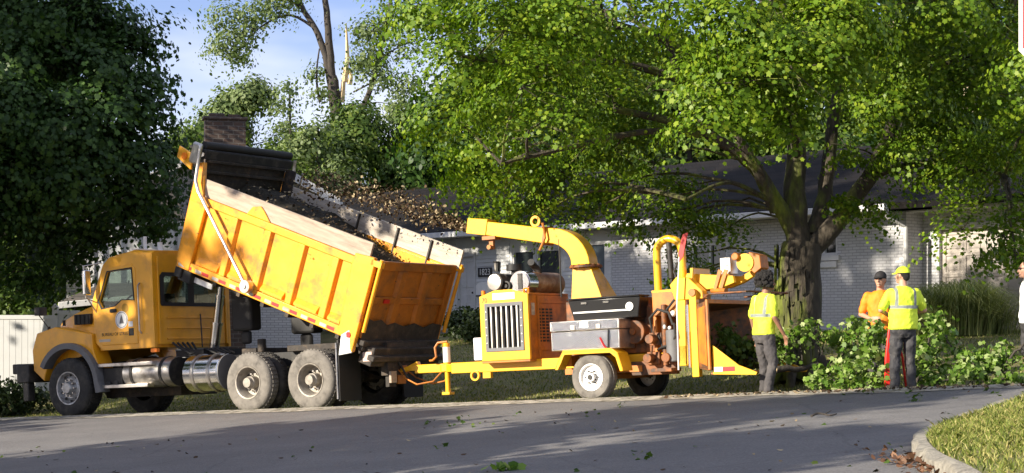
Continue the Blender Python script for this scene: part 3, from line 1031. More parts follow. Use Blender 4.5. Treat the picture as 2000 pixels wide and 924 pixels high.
# ---------------------------------------------------------------- trees
def tree(name, label, base, limbs, lobes, lm, bm, size, per=24, sub=.34, shape=OVAL, group=None, up=.35, flat=.55, shell=.55, cat='tree', wood='trunk', pads=None):
    """limbs: (points, r0, r1); lobes: (centre, radii, twigs)"""
    e = empty(name, base, label=label, cat=cat, group=group)
    B = Vector(base)
    mb = MB()
    nodes = []
    for pts, r0, r1 in limbs:
        nodes += limb(mb, [Vector(p) - B for p in pts], r0, r1, 12 if r0 > .15 else 7, r0 * .10)
    for c, r, k in lobes:
        q = Vector(c) - B
        a = min(nodes, key=lambda p: (p - q).length + .6 * max(p.z - q.z, 0))
        L = (a - q).length
        if L > .3 and len(nodes) < 4000:
            mid = a.lerp(q, .5) + Vector((random.uniform(-.1, .1) * L, random.uniform(-.1, .1) * L, .10 * L))
            limb(mb, [a, mid, q], min(.014 + .011 * L, .038), .008, 5, .01 * L)
            for _ in range(5):
                d = Vector((random.gauss(0, 1), random.gauss(0, 1), random.gauss(.1, .7))).normalized()
                limb(mb, [q, q + Vector([d[i] * r[i] * .85 for i in range(3)])], .012, .004, 4, .02, 2)
    mb.build(wood, bm, e, smooth=50)
    fn = (lambda q, *a: pad_points(q, *pads)) if pads else crown_points
    P, N = fn([((c[0] - B.x, c[1] - B.y, c[2] - B.z), r, k) for c, r, k in lobes], per, sub, flat, up, shell)
    leaf_mesh('crown', lm, P, N, size, shape, e)
    return e

def L(px, py, Y, r, dens=1.0, ry=None, rz=.8):
    c = W(px, py, Y)
    return (c, (r, ry or r, r * rz), int(58 * r ** 2 * dens) + 2)

# the big maple on the lawn
TB = (4.78, 29.3, hz(4.78, 29.3) - .05)
def T_(px, py, dy=0):
    return W(px, py, 29.3 + dy)
limbs = [
    ([TB, (4.80, 29.3, 1.3), T_(1560, 560), T_(1562, 475)], .405, .34),
    ([T_(1560, 480), T_(1552, 380, .1), T_(1556, 290, .2), T_(1545, 180, .3), T_(1530, 60, .3), T_(1510, -120, .4)], .22, .09),
    ([T_(1588, 460, .1), T_(1610, 380, .3), T_(1622, 280, .5), T_(1640, 150, .8), T_(1660, 20, 1)], .16, .07),
    ([T_(1548, 450), T_(1505, 375, -.2), T_(1455, 310, -.5), T_(1392, 268, -.8), T_(1300, 235, -1.2), T_(1200, 215, -1.6)], .15, .05),
    ([T_(1515, 410, -.1), T_(1478, 330, -.5), T_(1440, 262, -.8), T_(1425, 180, -1), T_(1400, 80, -1.2)], .12, .05),
    ([T_(1580, 490), T_(1640, 425, -.1), T_(1695, 350, -.2), T_(1735, 270, -.3), T_(1775, 160, -.3), T_(1810, 20, -.3)], .19, .07),
    ([T_(1548, 250, .2), T_(1450, 170, 0), T_(1370, 130, -.4), T_(1290, 75, -.8), T_(1180, 40, -1.5)], .13, .04),
    ([T_(1392, 268, -.8), T_(1330, 160, -1), T_(1300, 60, -1.3)], .09, .04),
    ([T_(1370, 262, -.9), T_(1250, 258, -1.5), T_(1100, 290, -2.2), T_(980, 320, -2.6)], .07, .025),
    ([T_(1340, 160, -1), T_(1200, 120, -1.6), T_(1060, 130, -2.4), T_(900, 110, -3)], .08, .03),
    ([T_(1700, 345, -.2), T_(1790, 320, -.5), T_(1880, 330, -1), T_(1960, 340, -1.6)], .07, .03),
    ([T_(1500, 390, -.2), T_(1440, 360, -.8), T_(1400, 360, -1.2), T_(1340, 390, -1.5)], .05, .02),
    ([T_(1770, 180, -.3), T_(1860, 120, -.8), T_(1960, 90, -1.4)], .08, .03),
    ([T_(1556, 300, -.2), T_(1540, 220, -1.8), T_(1500, 130, -3.4), T_(1480, 60, -4.4)], .09, .03),
]
def LM(px, py, Y, r, d=1.0):
    if py >= 250 and px < 1460 and Y < 29 and not (px > 1270 and py > 335):
        Y += 3.2; r *= 1.12
    return L(px, py, Y, r * .88, d * .80)
lobes = [LM(*a) for a in (
    (850, 30, 27, 1.0), (800, 10, 28, .7, .8), (905, 150, 26.5, 1.0), (880, 230, 27, .8), (960, 270, 26.5, 1.0), (985, 60, 25.5, 1.1), (1020, 170, 25.0, .9),
    (1080, 230, 25.5, .75), (930, 330, 27, .6), (1010, 340, 26.6, .7), (1100, 335, 26.6, .7), (1110, 60, 25.5, 1.0), (1180, 180, 28.2, 1.0), (1200, 290, 25.6, .9),
    (1190, 370, 30.3, .65, .8), (1240, 30, 26.5, 1.0), (1250, 190, 29.2, .8, .6), (1060, 400, 30.3, .5), (980, 395, 30.3, .38), (1140, 430, 30.3, .4, .8), (1010, 435, 30.3, .25, .8),
    (1330, 365, 30, .6, .8), (1290, 400, 30, .5), (1390, 410, 30.8, .5), (1330, 435, 30.6, .5), (1230, 440, 30.3, .28), (1425, 440, 30.8, .32), (1280, 320, 27.5, .6, .7),
    (1340, 500, 31.5, .22, 1.5), (1322, 545, 31.5, .2, 1.5), (1365, 540, 31.5, .18, 1.5),
    (1350, 10, 24.5, .7), (1430, 50, 23.6, 1.0), (1450, 160, 23.3, .95), (1390, 190, 24, .6), (1400, 240, 23.7, .6), (1500, 60, 23.6, 1.0), (1550, 140, 23.2, .95), (1510, 200, 23.7, .6),
    (1600, 60, 24, .9), (1545, 245, 24, .4), (1370, 140, 24.3, .6), (1660, 110, 24.5, .8), (1640, 20, 24, 1),
    (1730, 50, 27, 1.1), (1750, 180, 27.6, .9), (1690, 210, 28, .6), (1820, 110, 27.4, 1.1), (1840, 250, 28, 1.0), (1900, 50, 27.6, 1.3), (1930, 180, 28, 1.2),
    (1960, 300, 28.4, 1.0), (1890, 330, 27.4, .75), (1790, 300, 28, .7, .8), (1990, 420, 26, .55), (1975, 480, 26, .35), (1880, 450, 27.4, .42),
    (1700, 400, 28.6, .35), (1650, 395, 28.6, .2), (1720, 300, 28.6, .5, .7), (1660, 290, 28.8, .5, .6), (1820, 350, 28, .4), (1960, 460, 26, .36), (1985, 500, 25.6, .3), (1830, 0, 25.5, 1.0), (2040, 120, 25, 1.3), (2080, 300, 26.5, 1.2),
    
)]
for _ in range(34):                                  # the rest of the crown, above and behind what the picture shows
    a = random.uniform(0, 2 * math.pi); h = random.uniform(0, 1)
    R = 6.3 * math.sqrt(1 - .75 * h * h)
    k = random.uniform(.6, 1)
    Z = 7.6 + 5.2 * h
    lobes.append(((TB[0] + R * k * math.cos(a), TB[1] + R * k * math.sin(a), Z), (1.3, 1.3, .9), 62))
for _ in range(20):
    a = random.uniform(0, math.pi); k = random.uniform(.35, 1)
    lobes.append(((TB[0] + 6.0 * k * math.cos(a), TB[1] + 5.0 * k * math.sin(a), random.uniform(5.0, 7.6)), (1.1, 1.1, .8), 60))
for q in ((3.5, 24.6, 8.0), (2.0, 25.2, 8.4), (4.8, 24.2, 8.2), (.8, 26.2, 8.4), (3.2, 26, 9.4), (5.4, 25, 9), (6.4, 25.4, 8.2), (4.4, 27, 8.2)):
    lobes.append((q, (1.3, 1.3, .95), 95))
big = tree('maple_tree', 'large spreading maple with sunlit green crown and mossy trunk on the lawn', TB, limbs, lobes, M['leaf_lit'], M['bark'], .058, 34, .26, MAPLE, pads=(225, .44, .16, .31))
# root flare and bark plates
mb = MB()
for k in range(9):
    a = k * 2 * math.pi / 9 + .2
    limb(mb, [(.28 * math.cos(a), .28 * math.sin(a), .65), (.38 * math.cos(a), .42 * math.sin(a), .25), (.70 * math.cos(a), .75 * math.sin(a), -.12)], .13, .06, 8, .02)
for k in range(110):
    a = random.uniform(math.pi * .8, math.pi * 2.1); z = random.uniform(.4, 2.2); r = .385 - .020 * z + random.uniform(-.01, .025)
    M4 = Matrix.Translation((r * math.cos(a), r * math.sin(a), z)) @ Matrix.Rotation(a, 4, 'Z') @ Matrix.Rotation(random.uniform(-.15, .15), 4, 'X')
    w, h = random.uniform(.025, .05), random.uniform(.08, .22)
    mb.prism([(-w, -h), (w, -h * .8), (w * .8, h), (-w * .7, h * .9)], -.012, .010, 'x', M4)
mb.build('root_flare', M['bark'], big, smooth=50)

# dark tree at the left
dl = [L(px, py, Y, r, .95) for px, py, Y, r in (
    (20, 30, 38, 1.6), (110, 20, 38, 1.5), (190, 50, 38, 1.1), (60, 130, 37.5, 1.5), (170, 140, 37.5, 1.4), (245, 110, 38, .8), (290, 60, 38.5, .4), (300, 150, 38, .5), (20, 240, 37, 1.5), (120, 250, 37, 1.4),
    (215, 230, 37.5, 1.3), (290, 210, 38, .6), (60, 340, 37, 1.3), (160, 340, 37, 1.2), (250, 320, 38, 1.0), (310, 300, 38.5, .6), (200, 420, 38, .8), (270, 400, 38.5, .7), (110, 430, 38, .7), (20, 430, 37, .9), (320, 380, 39, .45), (300, 440, 39, .5),
    (30, 530, 38, .8), (90, 500, 38.5, .5), (150, 480, 38.5, .38), (140, 520, 38.6, .3), (20, 330, 36, .9), (-60, 200, 36, 1.5), (-60, 400, 36, 1.4), (185, 470, 38.6, .3))]
for _ in range(26):
    a = random.uniform(0, 2 * math.pi); h = random.random(); R = 5.0 * math.sqrt(1 - .8 * h * h)
    dl.append(((-15.2 + R * math.cos(a), 41.5 + R * math.sin(a) * .8, 8.6 + 4 * h), (1.5, 1.5, 1.1), 60))
DB = (-12.6, 41.4, hz(-12.6, 41.4) - .1)
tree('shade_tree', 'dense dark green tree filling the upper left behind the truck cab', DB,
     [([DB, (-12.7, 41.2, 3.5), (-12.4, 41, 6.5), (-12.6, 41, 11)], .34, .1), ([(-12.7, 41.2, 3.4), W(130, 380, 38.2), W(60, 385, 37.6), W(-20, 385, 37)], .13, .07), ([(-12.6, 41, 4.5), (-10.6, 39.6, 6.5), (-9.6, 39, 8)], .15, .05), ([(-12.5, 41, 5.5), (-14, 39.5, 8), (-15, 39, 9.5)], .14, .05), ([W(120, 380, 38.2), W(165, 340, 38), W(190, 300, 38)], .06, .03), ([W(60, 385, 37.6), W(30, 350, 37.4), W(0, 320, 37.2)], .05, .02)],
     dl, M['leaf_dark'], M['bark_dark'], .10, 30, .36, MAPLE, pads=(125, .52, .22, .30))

# mid-ground and far trees
def bushy(name, label, px, py_top, Y, hw, lm, group, n=14, bm=None, size=.24, seed=0, z0=None, dens=1.0, gap=.55, cat='tree', shape=OVAL):
    rs = random.Random(seed)
    c = W(px, py_top, Y)
    z0 = hz(c[0], Y) if z0 is None else z0
    H = c[2] - z0
    lob = []
    for i in range(n):
        h = (i + .5) / n
        w = hw * math.sin(math.pi * min(.18 + .82 * h, .97)) ** .7
        a = rs.uniform(0, 6.28)
        r = hw * rs.uniform(.30, .48) * (1.05 - .45 * h)
        z = z0 + H * (.12 + .84 * h) - r * .7
        k = rs.uniform(.3, 1)
        lob.append(((c[0] + w * k * math.cos(a), Y + w * .6 * k * math.sin(a), z), (r, r, r * .85), int(40 * r * r * dens) + 6))
    b = (c[0], Y, z0 - .1)
    return tree(name, label, b, [([b, (c[0] + .1, Y, z0 + H * .4), (c[0], Y, z0 + H * .92)], .05 * hw + .08, .04)], lob, lm, bm or M['bark_dark'], size * .62, 20, .5, shape, group=group, cat=cat, pads=(52, .62, .25, .9))
G = 'trees growing behind the houses'
bushy('broadleaf_tree', 'pale green feathery tree directly behind the square brick chimney', 480, 125, 70, 2.9, M['leaf_pale'], G, 32, seed=1, size=.26, dens=1.3)
bushy('broadleaf_tree', 'low bushy tree filling the gap directly right of the chimney', 530, 270, 64, 2.2, M['leaf_mid'], G, 18, seed=7)
bushy('broadleaf_tree', 'mid green tree just left of the snapped trunk', 620, 215, 66, 2.2, M['leaf_pale'], G, 22, seed=8)
bushy('broadleaf_tree', 'round green tree right of the chimney and left of the snapped trunk', 560, 235, 69, 2.8, M['leaf_mid'], G, 18, seed=2)
bushy('broadleaf_tree', 'dense green tree hiding the foot of the snapped trunks', 690, 165, 69, 3.6, M['leaf_mid'], G, 26, seed=3, dens=1.2)
bushy('broadleaf_tree', 'dark green tree above the ridge of the dark roof, touching the maple', 830, 180, 70, 3.8, M['leaf_mid'], G, 26, seed=4, dens=1.2)
bushy('broadleaf_tree', 'low sunlit tree between the dark tree and the chimney', 350, 215, 62, 2.2, M['leaf_mid'], G, 16, seed=5)
bushy('broadleaf_tree', 'thin pale sapling top sticking up between chimney and snapped trunk', 565, 130, 68, .65, M['leaf_pale'], G, 12, seed=6, size=.2, dens=3)
for i, (px, py, Y, hw) in enumerate(((960, 60, 62, 4.0), (1150, 0, 66, 4.4), (1340, 40, 60, 3.6), (1500, -40, 64, 4.6), (1680, -30, 60, 4.2), (1860, -80, 62, 4.6), (2030, -60, 58, 4.5), (2180, -50, 60, 4.5), (1240, 150, 56, 2.2), (1780, 120, 54, 3), (1960, 100, 52, 3))):
    lb = ['tall tree seen through the left side of the maple crown', 'tall tree behind the upper middle of the maple crown', 'tree behind the distant brown roof', 'tall tree standing behind the maple trunk', 'tall tree behind the right half of the maple crown', 'tall tree behind the garage', 'tall tree at the right edge of the picture', 'tree beyond the right edge of the picture', 'small tree left of the distant pale dormer', 'lower tree right behind the roof above the downspout', 'lower tree right behind the roof of the garage'][i]
    bushy('broadleaf_tree', lb, px, py, Y, hw, M['leaf_mid'] if i % 3 else M['leaf_dark'], G, 24, seed=20 + i, size=.32, dens=.9)
# far-left greenery
bushy('broadleaf_tree', 'lighter green bushy tree at the far left under the dark tree', 30, 420, 45, 2.4, M['leaf_mid'], G, 16, seed=50, size=.2)
bushy('broadleaf_tree', 'green tree at far left standing behind the white fence', -60, 250, 50, 3.2, M['leaf_mid'], G, 18, seed=51, size=.26)
bushy('broadleaf_tree', 'green tree glimpsed behind the porch', 200, 330, 54, 3.2, M['leaf_dark'], G, 18, seed=52, size=.26)

# the storm-broken tree
BB = W(655, 360, 72)
BB = (BB[0], 72, 1.5)
def S_(px, py, dy=0): return W(px, py, 72 + dy)
sl_ = [([BB, S_(660, 300), S_(655, 200), S_(648, 150)], .34, .22),
       ([S_(650, 190), S_(645, 110), S_(640, 40), S_(632, -40), S_(640, -160)], .20, .09),
       ([S_(648, 170), S_(636, 110), S_(615, 55), S_(590, 15), S_(575, -30), S_(560, -80)], .17, .07),
       ([S_(615, 55), S_(570, 30), S_(530, 40), S_(500, 60)], .07, .03), ([S_(590, 15), S_(540, -10), S_(480, -20)], .06, .03),
       ([S_(700, 230), S_(725, 170), S_(745, 90), S_(760, 20), S_(770, -60)], .13, .06), ([S_(735, 120), S_(765, 100), S_(800, 80)], .05, .02),
       ([S_(625, 200), S_(618, 150), S_(624, 95)], .06, .03), ([S_(690, 180), S_(760, 150), S_(810, 170)], .04, .02)]
bl = [L(px, py, 72, r * 1.26, d * .8) for px, py, r, d in ((445, 30, .7, .6), (470, 60, .6, .6), (440, 85, .6, .55), (500, 20, .7, .5), (460, 110, .4, .6), (540, 15, .6, .4), (560, -20, .8, .5), (735, 60, .7, .7), (720, 110, .6, .7), (770, 30, .6, .6), (700, 60, .5, .5), (790, 90, .5, .6), (740, 150, .6, .7), (620, 140, .3, .8), (700, 120, .4, .6), (630, 180, .4, .8), (800, 160, .5, .7), (780, 210, .7, .8))]
bt = tree('storm_broken_tree', 'tall storm broken tree with bare limbs and pale splintered wood against the sky', BB, sl_, bl, M['leaf_pale'], M['bark_dark'], .13, 20, .45, OVAL, pads=(50, .55, .3, .9))
mb = MB()
Bv = Vector(BB)
for pts in ([S_(674, 160), S_(679, 110), S_(676, 45)], [S_(668, 200), S_(672, 150), S_(680, 100)], [S_(642, 110), S_(634, 90), S_(646, 72)], [S_(640, 130), S_(644, 115), S_(637, 95)], [S_(683, 165), S_(686, 150), S_(681, 135)]):
    mb.tube([Vector(p) - Bv for p in pts], [.13, .09, .025], 5)
mb.build('splinters', M['splinter'], bt, smooth=20)
# tan trunks behind the garage
for px, lb in ((1893, 'tan tree trunk showing through the leaves above the garage door'), (1750, 'shorter tan trunk glimpsed left of the garage roof')):
    Bp = W(px, 400, 50)
    B0 = (Bp[0], 50, 1.5)
    tree('pine_tree', lb, B0, [([B0, W(px, 300, 50), W(px + 4, 180, 50), W(px - 6, 40, 50), W(px, -100, 50)], .32 if px > 1800 else .2, .15)], [L(px + a, b, 50, 1.2, .6) for a, b in ((-60, -40), (50, -60), (0, -130), (-40, -180), (50, -160), (10, -220))], M['leaf_dark'], M['bark_tan'], .22, 20, .5, OVAL, group='tan trunked trees behind the garage')

# shrubs by the houses
def shrub(name, label, c, r, k, lm, size=.09, group=None):
    e = empty(name, c, label=label, cat='shrub', group=group)
    mb = MB()
    for j in range(6):
        a = j * 1.05
        limb(mb, [(0, 0, -.1), (r[0] * .5 * math.cos(a), r[1] * .5 * math.sin(a), r[2] * 1.1)], .025, .008, 5, .02)
    mb.build('stem', M['bark_dark'], e)
    P, N = crown_points([((0, 0, r[2] * .9), r, k)], 22, .2, .8, .4, .5)
    P = P[P[:, 2] > -.05]; N = N[:len(P)]
    leaf_mesh('foliage', lm, P, N, size, OVAL, e)
    return e
for px, py, Y, r, lb in ((915, 690, 45, (.7, .5, .45), 'low dark shrub below the front door'), (945, 672, 44, (.5, .4, .4), 'low dark shrub left of the chipper hood'), (1512, 640, 36, (.42, .4, .62), 'upright dark shrub against the wall left of the maple trunk'),
                     (20, 715, 38, (.9, .5, .40), 'brownish low shrub in front of the truck bumper'), (140, 590, 43, (.7, .5, .5), 'small dark shrub under the porch roof')):
    c = W(px, py, Y)
    z = hz(c[0], Y)
    shrub('garden_shrub', lb, (c[0], Y, z), r, 110, M['leaf_shrub'], group='low shrubs by the houses')
# ornamental grass clump
c = W(1872, 640, 35)
zz = hz(c[0], 35)
n = 5200
base = np.zeros((n, 3)); base[:, 0] = RNG.normal(size=n) * .46; base[:, 1] = RNG.normal(size=n) * .3
a = np.arctan2(base[:, 1], base[:, 0]) + RNG.normal(size=n) * .5
Lh = (.40 + .78 * RNG.random(n)) * (1 - .35 * np.clip(np.abs(base[:, 0]) / 1.1, 0, 1))
out = .25 + .75 * RNG.random(n)
V = []
me = bpy.data.meshes.new('ornamental_grass')
S = np.stack([-np.sin(a), np.cos(a), np.zeros(n)], 1) * .006
D = np.stack([np.cos(a), np.sin(a), np.zeros(n)], 1)
Z = np.array([0, 0, 1.0])
def at(u, w): return base + D * (out * u)[:, None] + Z * (Lh * w)[:, None]
rows = [(0, 0, 1), (.10, .45, 1), (.32, .84, .9), (.62, .97, .7), (1.0, .82, .15)]
V = np.stack([q for u, w, k in rows for q in (at(u, w) - S * k, at(u, w) + S * k)], 1)
me.vertices.add(n * 10); me.vertices.foreach_set('co', V.reshape(-1).astype(np.float32))
ix = np.array([(2 * r, 2 * r + 1, 2 * r + 3, 2 * r + 2) for r in range(4)]).reshape(-1)
me.loops.add(n * 16); me.loops.foreach_set('vertex_index', (np.arange(n)[:, None] * 10 + ix[None, :]).reshape(-1).astype(np.int32))
me.polygons.add(n * 4); me.polygons.foreach_set('loop_start', np.arange(0, n * 16, 4, dtype=np.int32)); me.update(calc_edges=True)
me.materials.append(M['grass_dry'])
og = bpy.data.objects.new('ornamental_grass', me); COL.objects.link(og); og.location = (c[0], 35, zz)
tag(og, 'big fountain shaped clump of ornamental grass before the garage door', 'grass clump')

# unseen trees left of the picture, placed for their shade on street and house
SH = [((-14.8, 30.2), 4.2, 15.5, .95, 'tall street tree outside the left edge, level with the truck cab'), ((-20.5, 33.5), 4.2, 14, .8, 'second street tree outside the left edge, farther from the cab'), ((-25, 24), 4, 12.5, .5, 'farthest street tree outside the left edge'),
      ((-11, 14.6), 2.7, 8.6, .85, 'young street tree outside the lower left, nearest the road'), ((-16, 10.5), 3.0, 11, .6, 'round street tree outside the lower left by the near kerb'), ((-9.4, 19.4), 1.5, 4.4, 1, 'smallest street tree outside the left edge'), ((-20, 15), 3.0, 10.2, .6, 'street tree outside the left edge behind the young one'), ((-11.4, 9.2), 2.0, 8.5, .6, 'narrow street tree beside the camera street'), ((-22, 26.4), 4.2, 19.5, 1.4, 'very tall unseen tree added outside the left edge to shade the house front')]
for i, ((x, y), R, H, d, lbl) in enumerate(SH):
    z0 = hz(x, y)
    lb = []
    for _ in range(16):
        a = random.uniform(0, 6.28); h = random.random(); k = math.sqrt(random.random())
        lb.append(((x + R * k * math.cos(a) * math.sqrt(1 - .6 * h * h), y + R * k * math.sin(a) * math.sqrt(1 - .6 * h * h), z0 + H * (.28 + .72 * h if H < 18 else .74 + .26 * h)), (R * .33, R * .33, R * .26), int(26 * d)))  # tallest tree: crown raised to shade the facade and leave the truck body sunlit
    tree('street_tree', lbl, (x, y, z0 - .1), [([(x, y, z0 - .1), (x + .1, y, z0 + H * .4), (x, y, z0 + H * .9)], .28, .08)], lb, M['leaf_mid'], M['bark_dark'], .30, 18, .55, QUAD, group='street trees outside the picture')
# ---------------------------------------------------------------- dump truck (local x forward, y to its left, z up; origin on the ground under the rear axles)
TR = empty('dump_truck', (-3.475, 31.81, .12), rad(147), rad(2.9), label='orange municipal dump truck with its tipper body raised, parked at the road edge', cat='truck')
Y_, B_ = M['truck_yellow'], M['body_yellow']
def wheel(parent, c, R, w, sgn, tm, rm, kind, name='wheel', dual=False):
    """c: centre of the outer face"""
    wb = MB()
    rr = R * (.54 if kind != 'trailer' else .56)
    prof = [(rr, -.015), (rr + .02, .0), (R * .78, .012), (R * .9, .004), (R * .965, -.02), (R, -.055), (R, -w * .5), (R, -w + .055), (R * .965, -w + .02), (R * .8, -w - .01), (rr, -w + .015)]
    wb.lathe(prof, c, 'y', 44, sgn, False)
    for k in range(44):                              # tread blocks
        a = 2 * math.pi * k / 44
        Mx = Matrix.Translation(c) @ Matrix.Rotation(a, 4, 'Y')
        for y0, y1 in ((-.065, -w * .34), (-w * .40, -w * .62), (-w * .68, -w + .065)):
            ys = sorted((y0 * sgn, y1 * sgn))
            wb.box((R - .01, ys[0], -.026), (R + .014, ys[1], .022), Mx)
    t = wb.build(name, tm, parent, smooth=30)
    rb = MB()
    if kind == 'dish':
        rb.lathe([(rr + .012, .004), (rr - .012, -.002), (rr - .035, -.05), (rr - .06, -.19), (rr * .62, -.21), (rr * .56, -.195), (rr * .4, -.195), (rr * .4, -.05), (rr * .34, -.04), (rr * .30, .03), (.001, .035)], c, 'y', 36, sgn, False)
    elif kind == 'front':
        rb.lathe([(rr + .012, .004), (rr - .012, -.0), (rr - .03, -.05), (rr - .05, -.10), (rr * .74, -.075), (rr * .62, -.055), (rr * .42, -.06), (rr * .40, .02), (rr * .33, .06), (.001, .065)], c, 'y', 36, sgn, False)
    else:
        rb.lathe([(rr + .012, .004), (rr - .012, -.0), (rr - .025, -.045), (rr * .80, -.05), (rr * .60, -.04), (rr * .35, -.05), (rr * .33, .03), (.001, .035)], c, 'y', 32, sgn, False)
    rim = rb.build('rim', rm, t, smooth=30)
    hb = MB()
    n = 10 if kind != 'trailer' else 6
    q = {'dish': (rr * .30 + .075, -.19, .02), 'front': (rr * .62 - .035, -.055, .05), 'trailer': (rr * .50, -.045, .03)}[kind]
    for k in range(n):
        a = 2 * math.pi * k / n
        x, z = c[0] + q[0] * math.cos(a), c[2] + q[0] * math.sin(a)
        hb.cyl((x, c[1] + q[1] * sgn, z), (x, c[1] + (q[1] + q[2] + .02) * sgn, z), .016 if kind != 'trailer' else .012, None, 6)
    hb.build('lug_nuts', M['steel'] if kind != 'trailer' else M['black'], t, smooth=30)
    if kind != 'trailer':
        m = 10 if kind == 'front' else 5
        rad_, sz, yy = (rr * .80, .022, -.068) if kind == 'front' else (rr * .71, .042, -.200)
        for k in range(m):
            a = 2 * math.pi * (k + .5) / m
            x, z = c[0] + rad_ * math.cos(a), c[2] + rad_ * math.sin(a)
            MB().cyl((x, c[1] + (yy - .01) * sgn, z), (x, c[1] + (yy + .008) * sgn, z), sz, None, 12).build('hand_hole', M['black'], t)
    else:
        hb = MB()
        for k in range(6):
            a = 2 * math.pi * k / 6
            hb.box((-.012, -.01, 0), (.012, .01, rr * .42), Matrix.Translation((c[0], c[1] + -.025 * sgn, c[2])) @ Matrix.Rotation(a, 4, 'Y'))
        hb.cyl((c[0], c[1] - .03 * sgn, c[2]), (c[0], c[1] + .045 * sgn, c[2]), .04)
        hb.build('hub', M['black'], t)
    return t
for s in (1, -1):
    wheel(TR, (5.3, 1.20 * s, .575), .575, .40, s, M['tyre'], M['rim_alu'], 'front')
    for x in (.70, -.74):
        wheel(TR, (x, 1.20 * s, .53), .53, .27, s, M['tyre_dusty'] if s > 0 else M['tyre'], M['rim_grey'], 'dish')
        wheel(TR, (x, .86 * s, .53), .53, .27, s, M['tyre'], M['rim_grey'], 'dish')
# chassis
mb = MB()
for s in (1, -1):
    mb.box((-1.95, .36 * s - .05, .80), (6.1, .36 * s + .05, 1.06))
for x in (-1.8, -1.2, 0, 1.5, 2.8, 4.2, 5.9):
    mb.box((x - .06, -.31, .82), (x + .06, .31, 1.04))
mb.build('chassis_frame', M['black'], TR, bevel=.008)
for x, r in ((5.3, .07), (.70, .10), (-.74, .10)):
    mb = MB(); mb.cyl((x, -.85, .55), (x, .85, .55), r); mb.ell((x, 0, .55), (.22, .2, .22)); mb.build('axle', M['dirt_black'], TR)
mb = MB()
for s in (1, -1):
    mb.prism([(-1.2, .5), (1.2, .5), (.3, .82), (-.3, .82)], .30 * s + (.02 if s > 0 else -.12), .30 * s + (.12 if s > 0 else -.02), 'y')
mb.box((1.5, -.6, .45), (2.6, .3, .8)); mb.box((3.0, -.5, .35), (5.0, .5, .85)); mb.cyl((1.4, .0, .6), (4.0, 0, .62), .06)
mb.build('drivetrain', M['dirt_black'], TR, bevel=.01)
# cab
outer = [(3.10, 1.27), (4.45, 1.27), (4.66, 1.42), (4.72, 2.22), (4.40, 2.90), (4.22, 3.04), (3.7, 3.10), (3.10, 3.05)]
doorp = [(3.52, 1.36), (4.46, 1.36), (4.60, 1.50), (4.63, 2.20), (4.36, 2.86), (3.66, 2.88), (3.54, 2.80)]
winp = [(3.60, 2.20), (3.92, 2.22), (4.08, 2.12), (4.44, 2.08), (4.52, 2.22), (4.27, 2.76), (3.64, 2.79)]
mb = MB()
for s in (1, -1):
    mb.ring(outer, doorp, .99 * s, 1.05 * s)
mb.box((3.16, -.99, 1.27), (4.6, .99, 1.33))
mb.loft([[(x, y * 1.0, z) for y, z in ((-.985, z0), (-.9, z0 + .05), (0, z0 + .085), (.9, z0 + .05), (.985, z0), (.985, z0 - .06), (-.985, z0 - .06))] for x, z0 in ((3.17, 3.045), (3.7, 3.095), (4.2, 3.035), (4.41, 2.90))])
mb.ring([(-.985, 1.33), (.985, 1.33), (.985, 3.04), (-.985, 3.04)], [(-.78, 2.08), (.78, 2.08), (.82, 2.14), (.82, 2.58), (.76, 2.66), (-.76, 2.66), (-.82, 2.58), (-.82, 2.14)], 3.10, 3.15, 'x')
for y0, y1 in ((-.98, -.88), (.88, .98)):            # windscreen pillars
    mb.prism([(4.30, 2.92), (4.40, 2.90), (4.72, 2.22), (4.62, 2.20)], y0, y1)
mb.box((4.55, -.98, 1.33), (4.66, .98, 2.22))
cab = mb.build('cab', Y_, TR, bevel=.018)
mb = MB()
for z in (1.42, 1.62, 1.82):
    mb.box((3.075, -.75, z), (3.097, .72, z + .025))
mb.box((3.07, .9, 1.33), (3.097, .94, 2.98)); mb.box((3.07, -.94, 1.33), (3.097, -.9, 2.98))
mb.build('pressed_ribs', Y_, cab, bevel=.006)
mb = MB(); mb.ring([(-.84, 2.05), (.84, 2.05), (.87, 2.1), (.87, 2.62), (.8, 2.69), (-.8, 2.69), (-.87, 2.62), (-.87, 2.1)], [(-.74, 2.12), (.74, 2.12), (.77, 2.16), (.77, 2.57), (.72, 2.62), (-.72, 2.62), (-.77, 2.57), (-.77, 2.16)], 3.08, 3.097, 'x')
mb.box((3.085, -.04, 2.1), (3.097, .12, 2.64)); mb.build('window_seal', M['rubber'], cab)
gl = bpy.data.materials.new('clear_glass'); gl.use_nodes = True
nt = gl.node_tree; nt.nodes.remove(nt.nodes['Principled BSDF'])
a1 = NN(nt, 'ShaderNodeBsdfTransparent'); a1.inputs[0].default_value = (.74, .80, .76, 1); a2 = NN(nt, 'ShaderNodeBsdfGlossy'); a2.inputs['Roughness'].default_value = .03
fr = NN(nt, 'ShaderNodeFresnel'); fr.inputs[0].default_value = 1.3; am = NN(nt, 'ShaderNodeMixShader')
nt.links.new(fr.outputs[0], am.inputs[0]); nt.links.new(a1.outputs[0], am.inputs[1]); nt.links.new(a2.outputs[0], am.inputs[2]); nt.links.new(am.outputs[0], nt.nodes['Material Output'].inputs['Surface'])
mb = MB(); mb.box((3.12, -.79, 2.1), (3.125, .79, 2.64)); mb.build('rear_window', gl, cab)
mb = MB(); mb.prism([(4.33, 2.90), (4.345, 2.91), (4.70, 2.23), (4.685, 2.22)], -.9, .9); mb.build('windscreen', gl, cab)
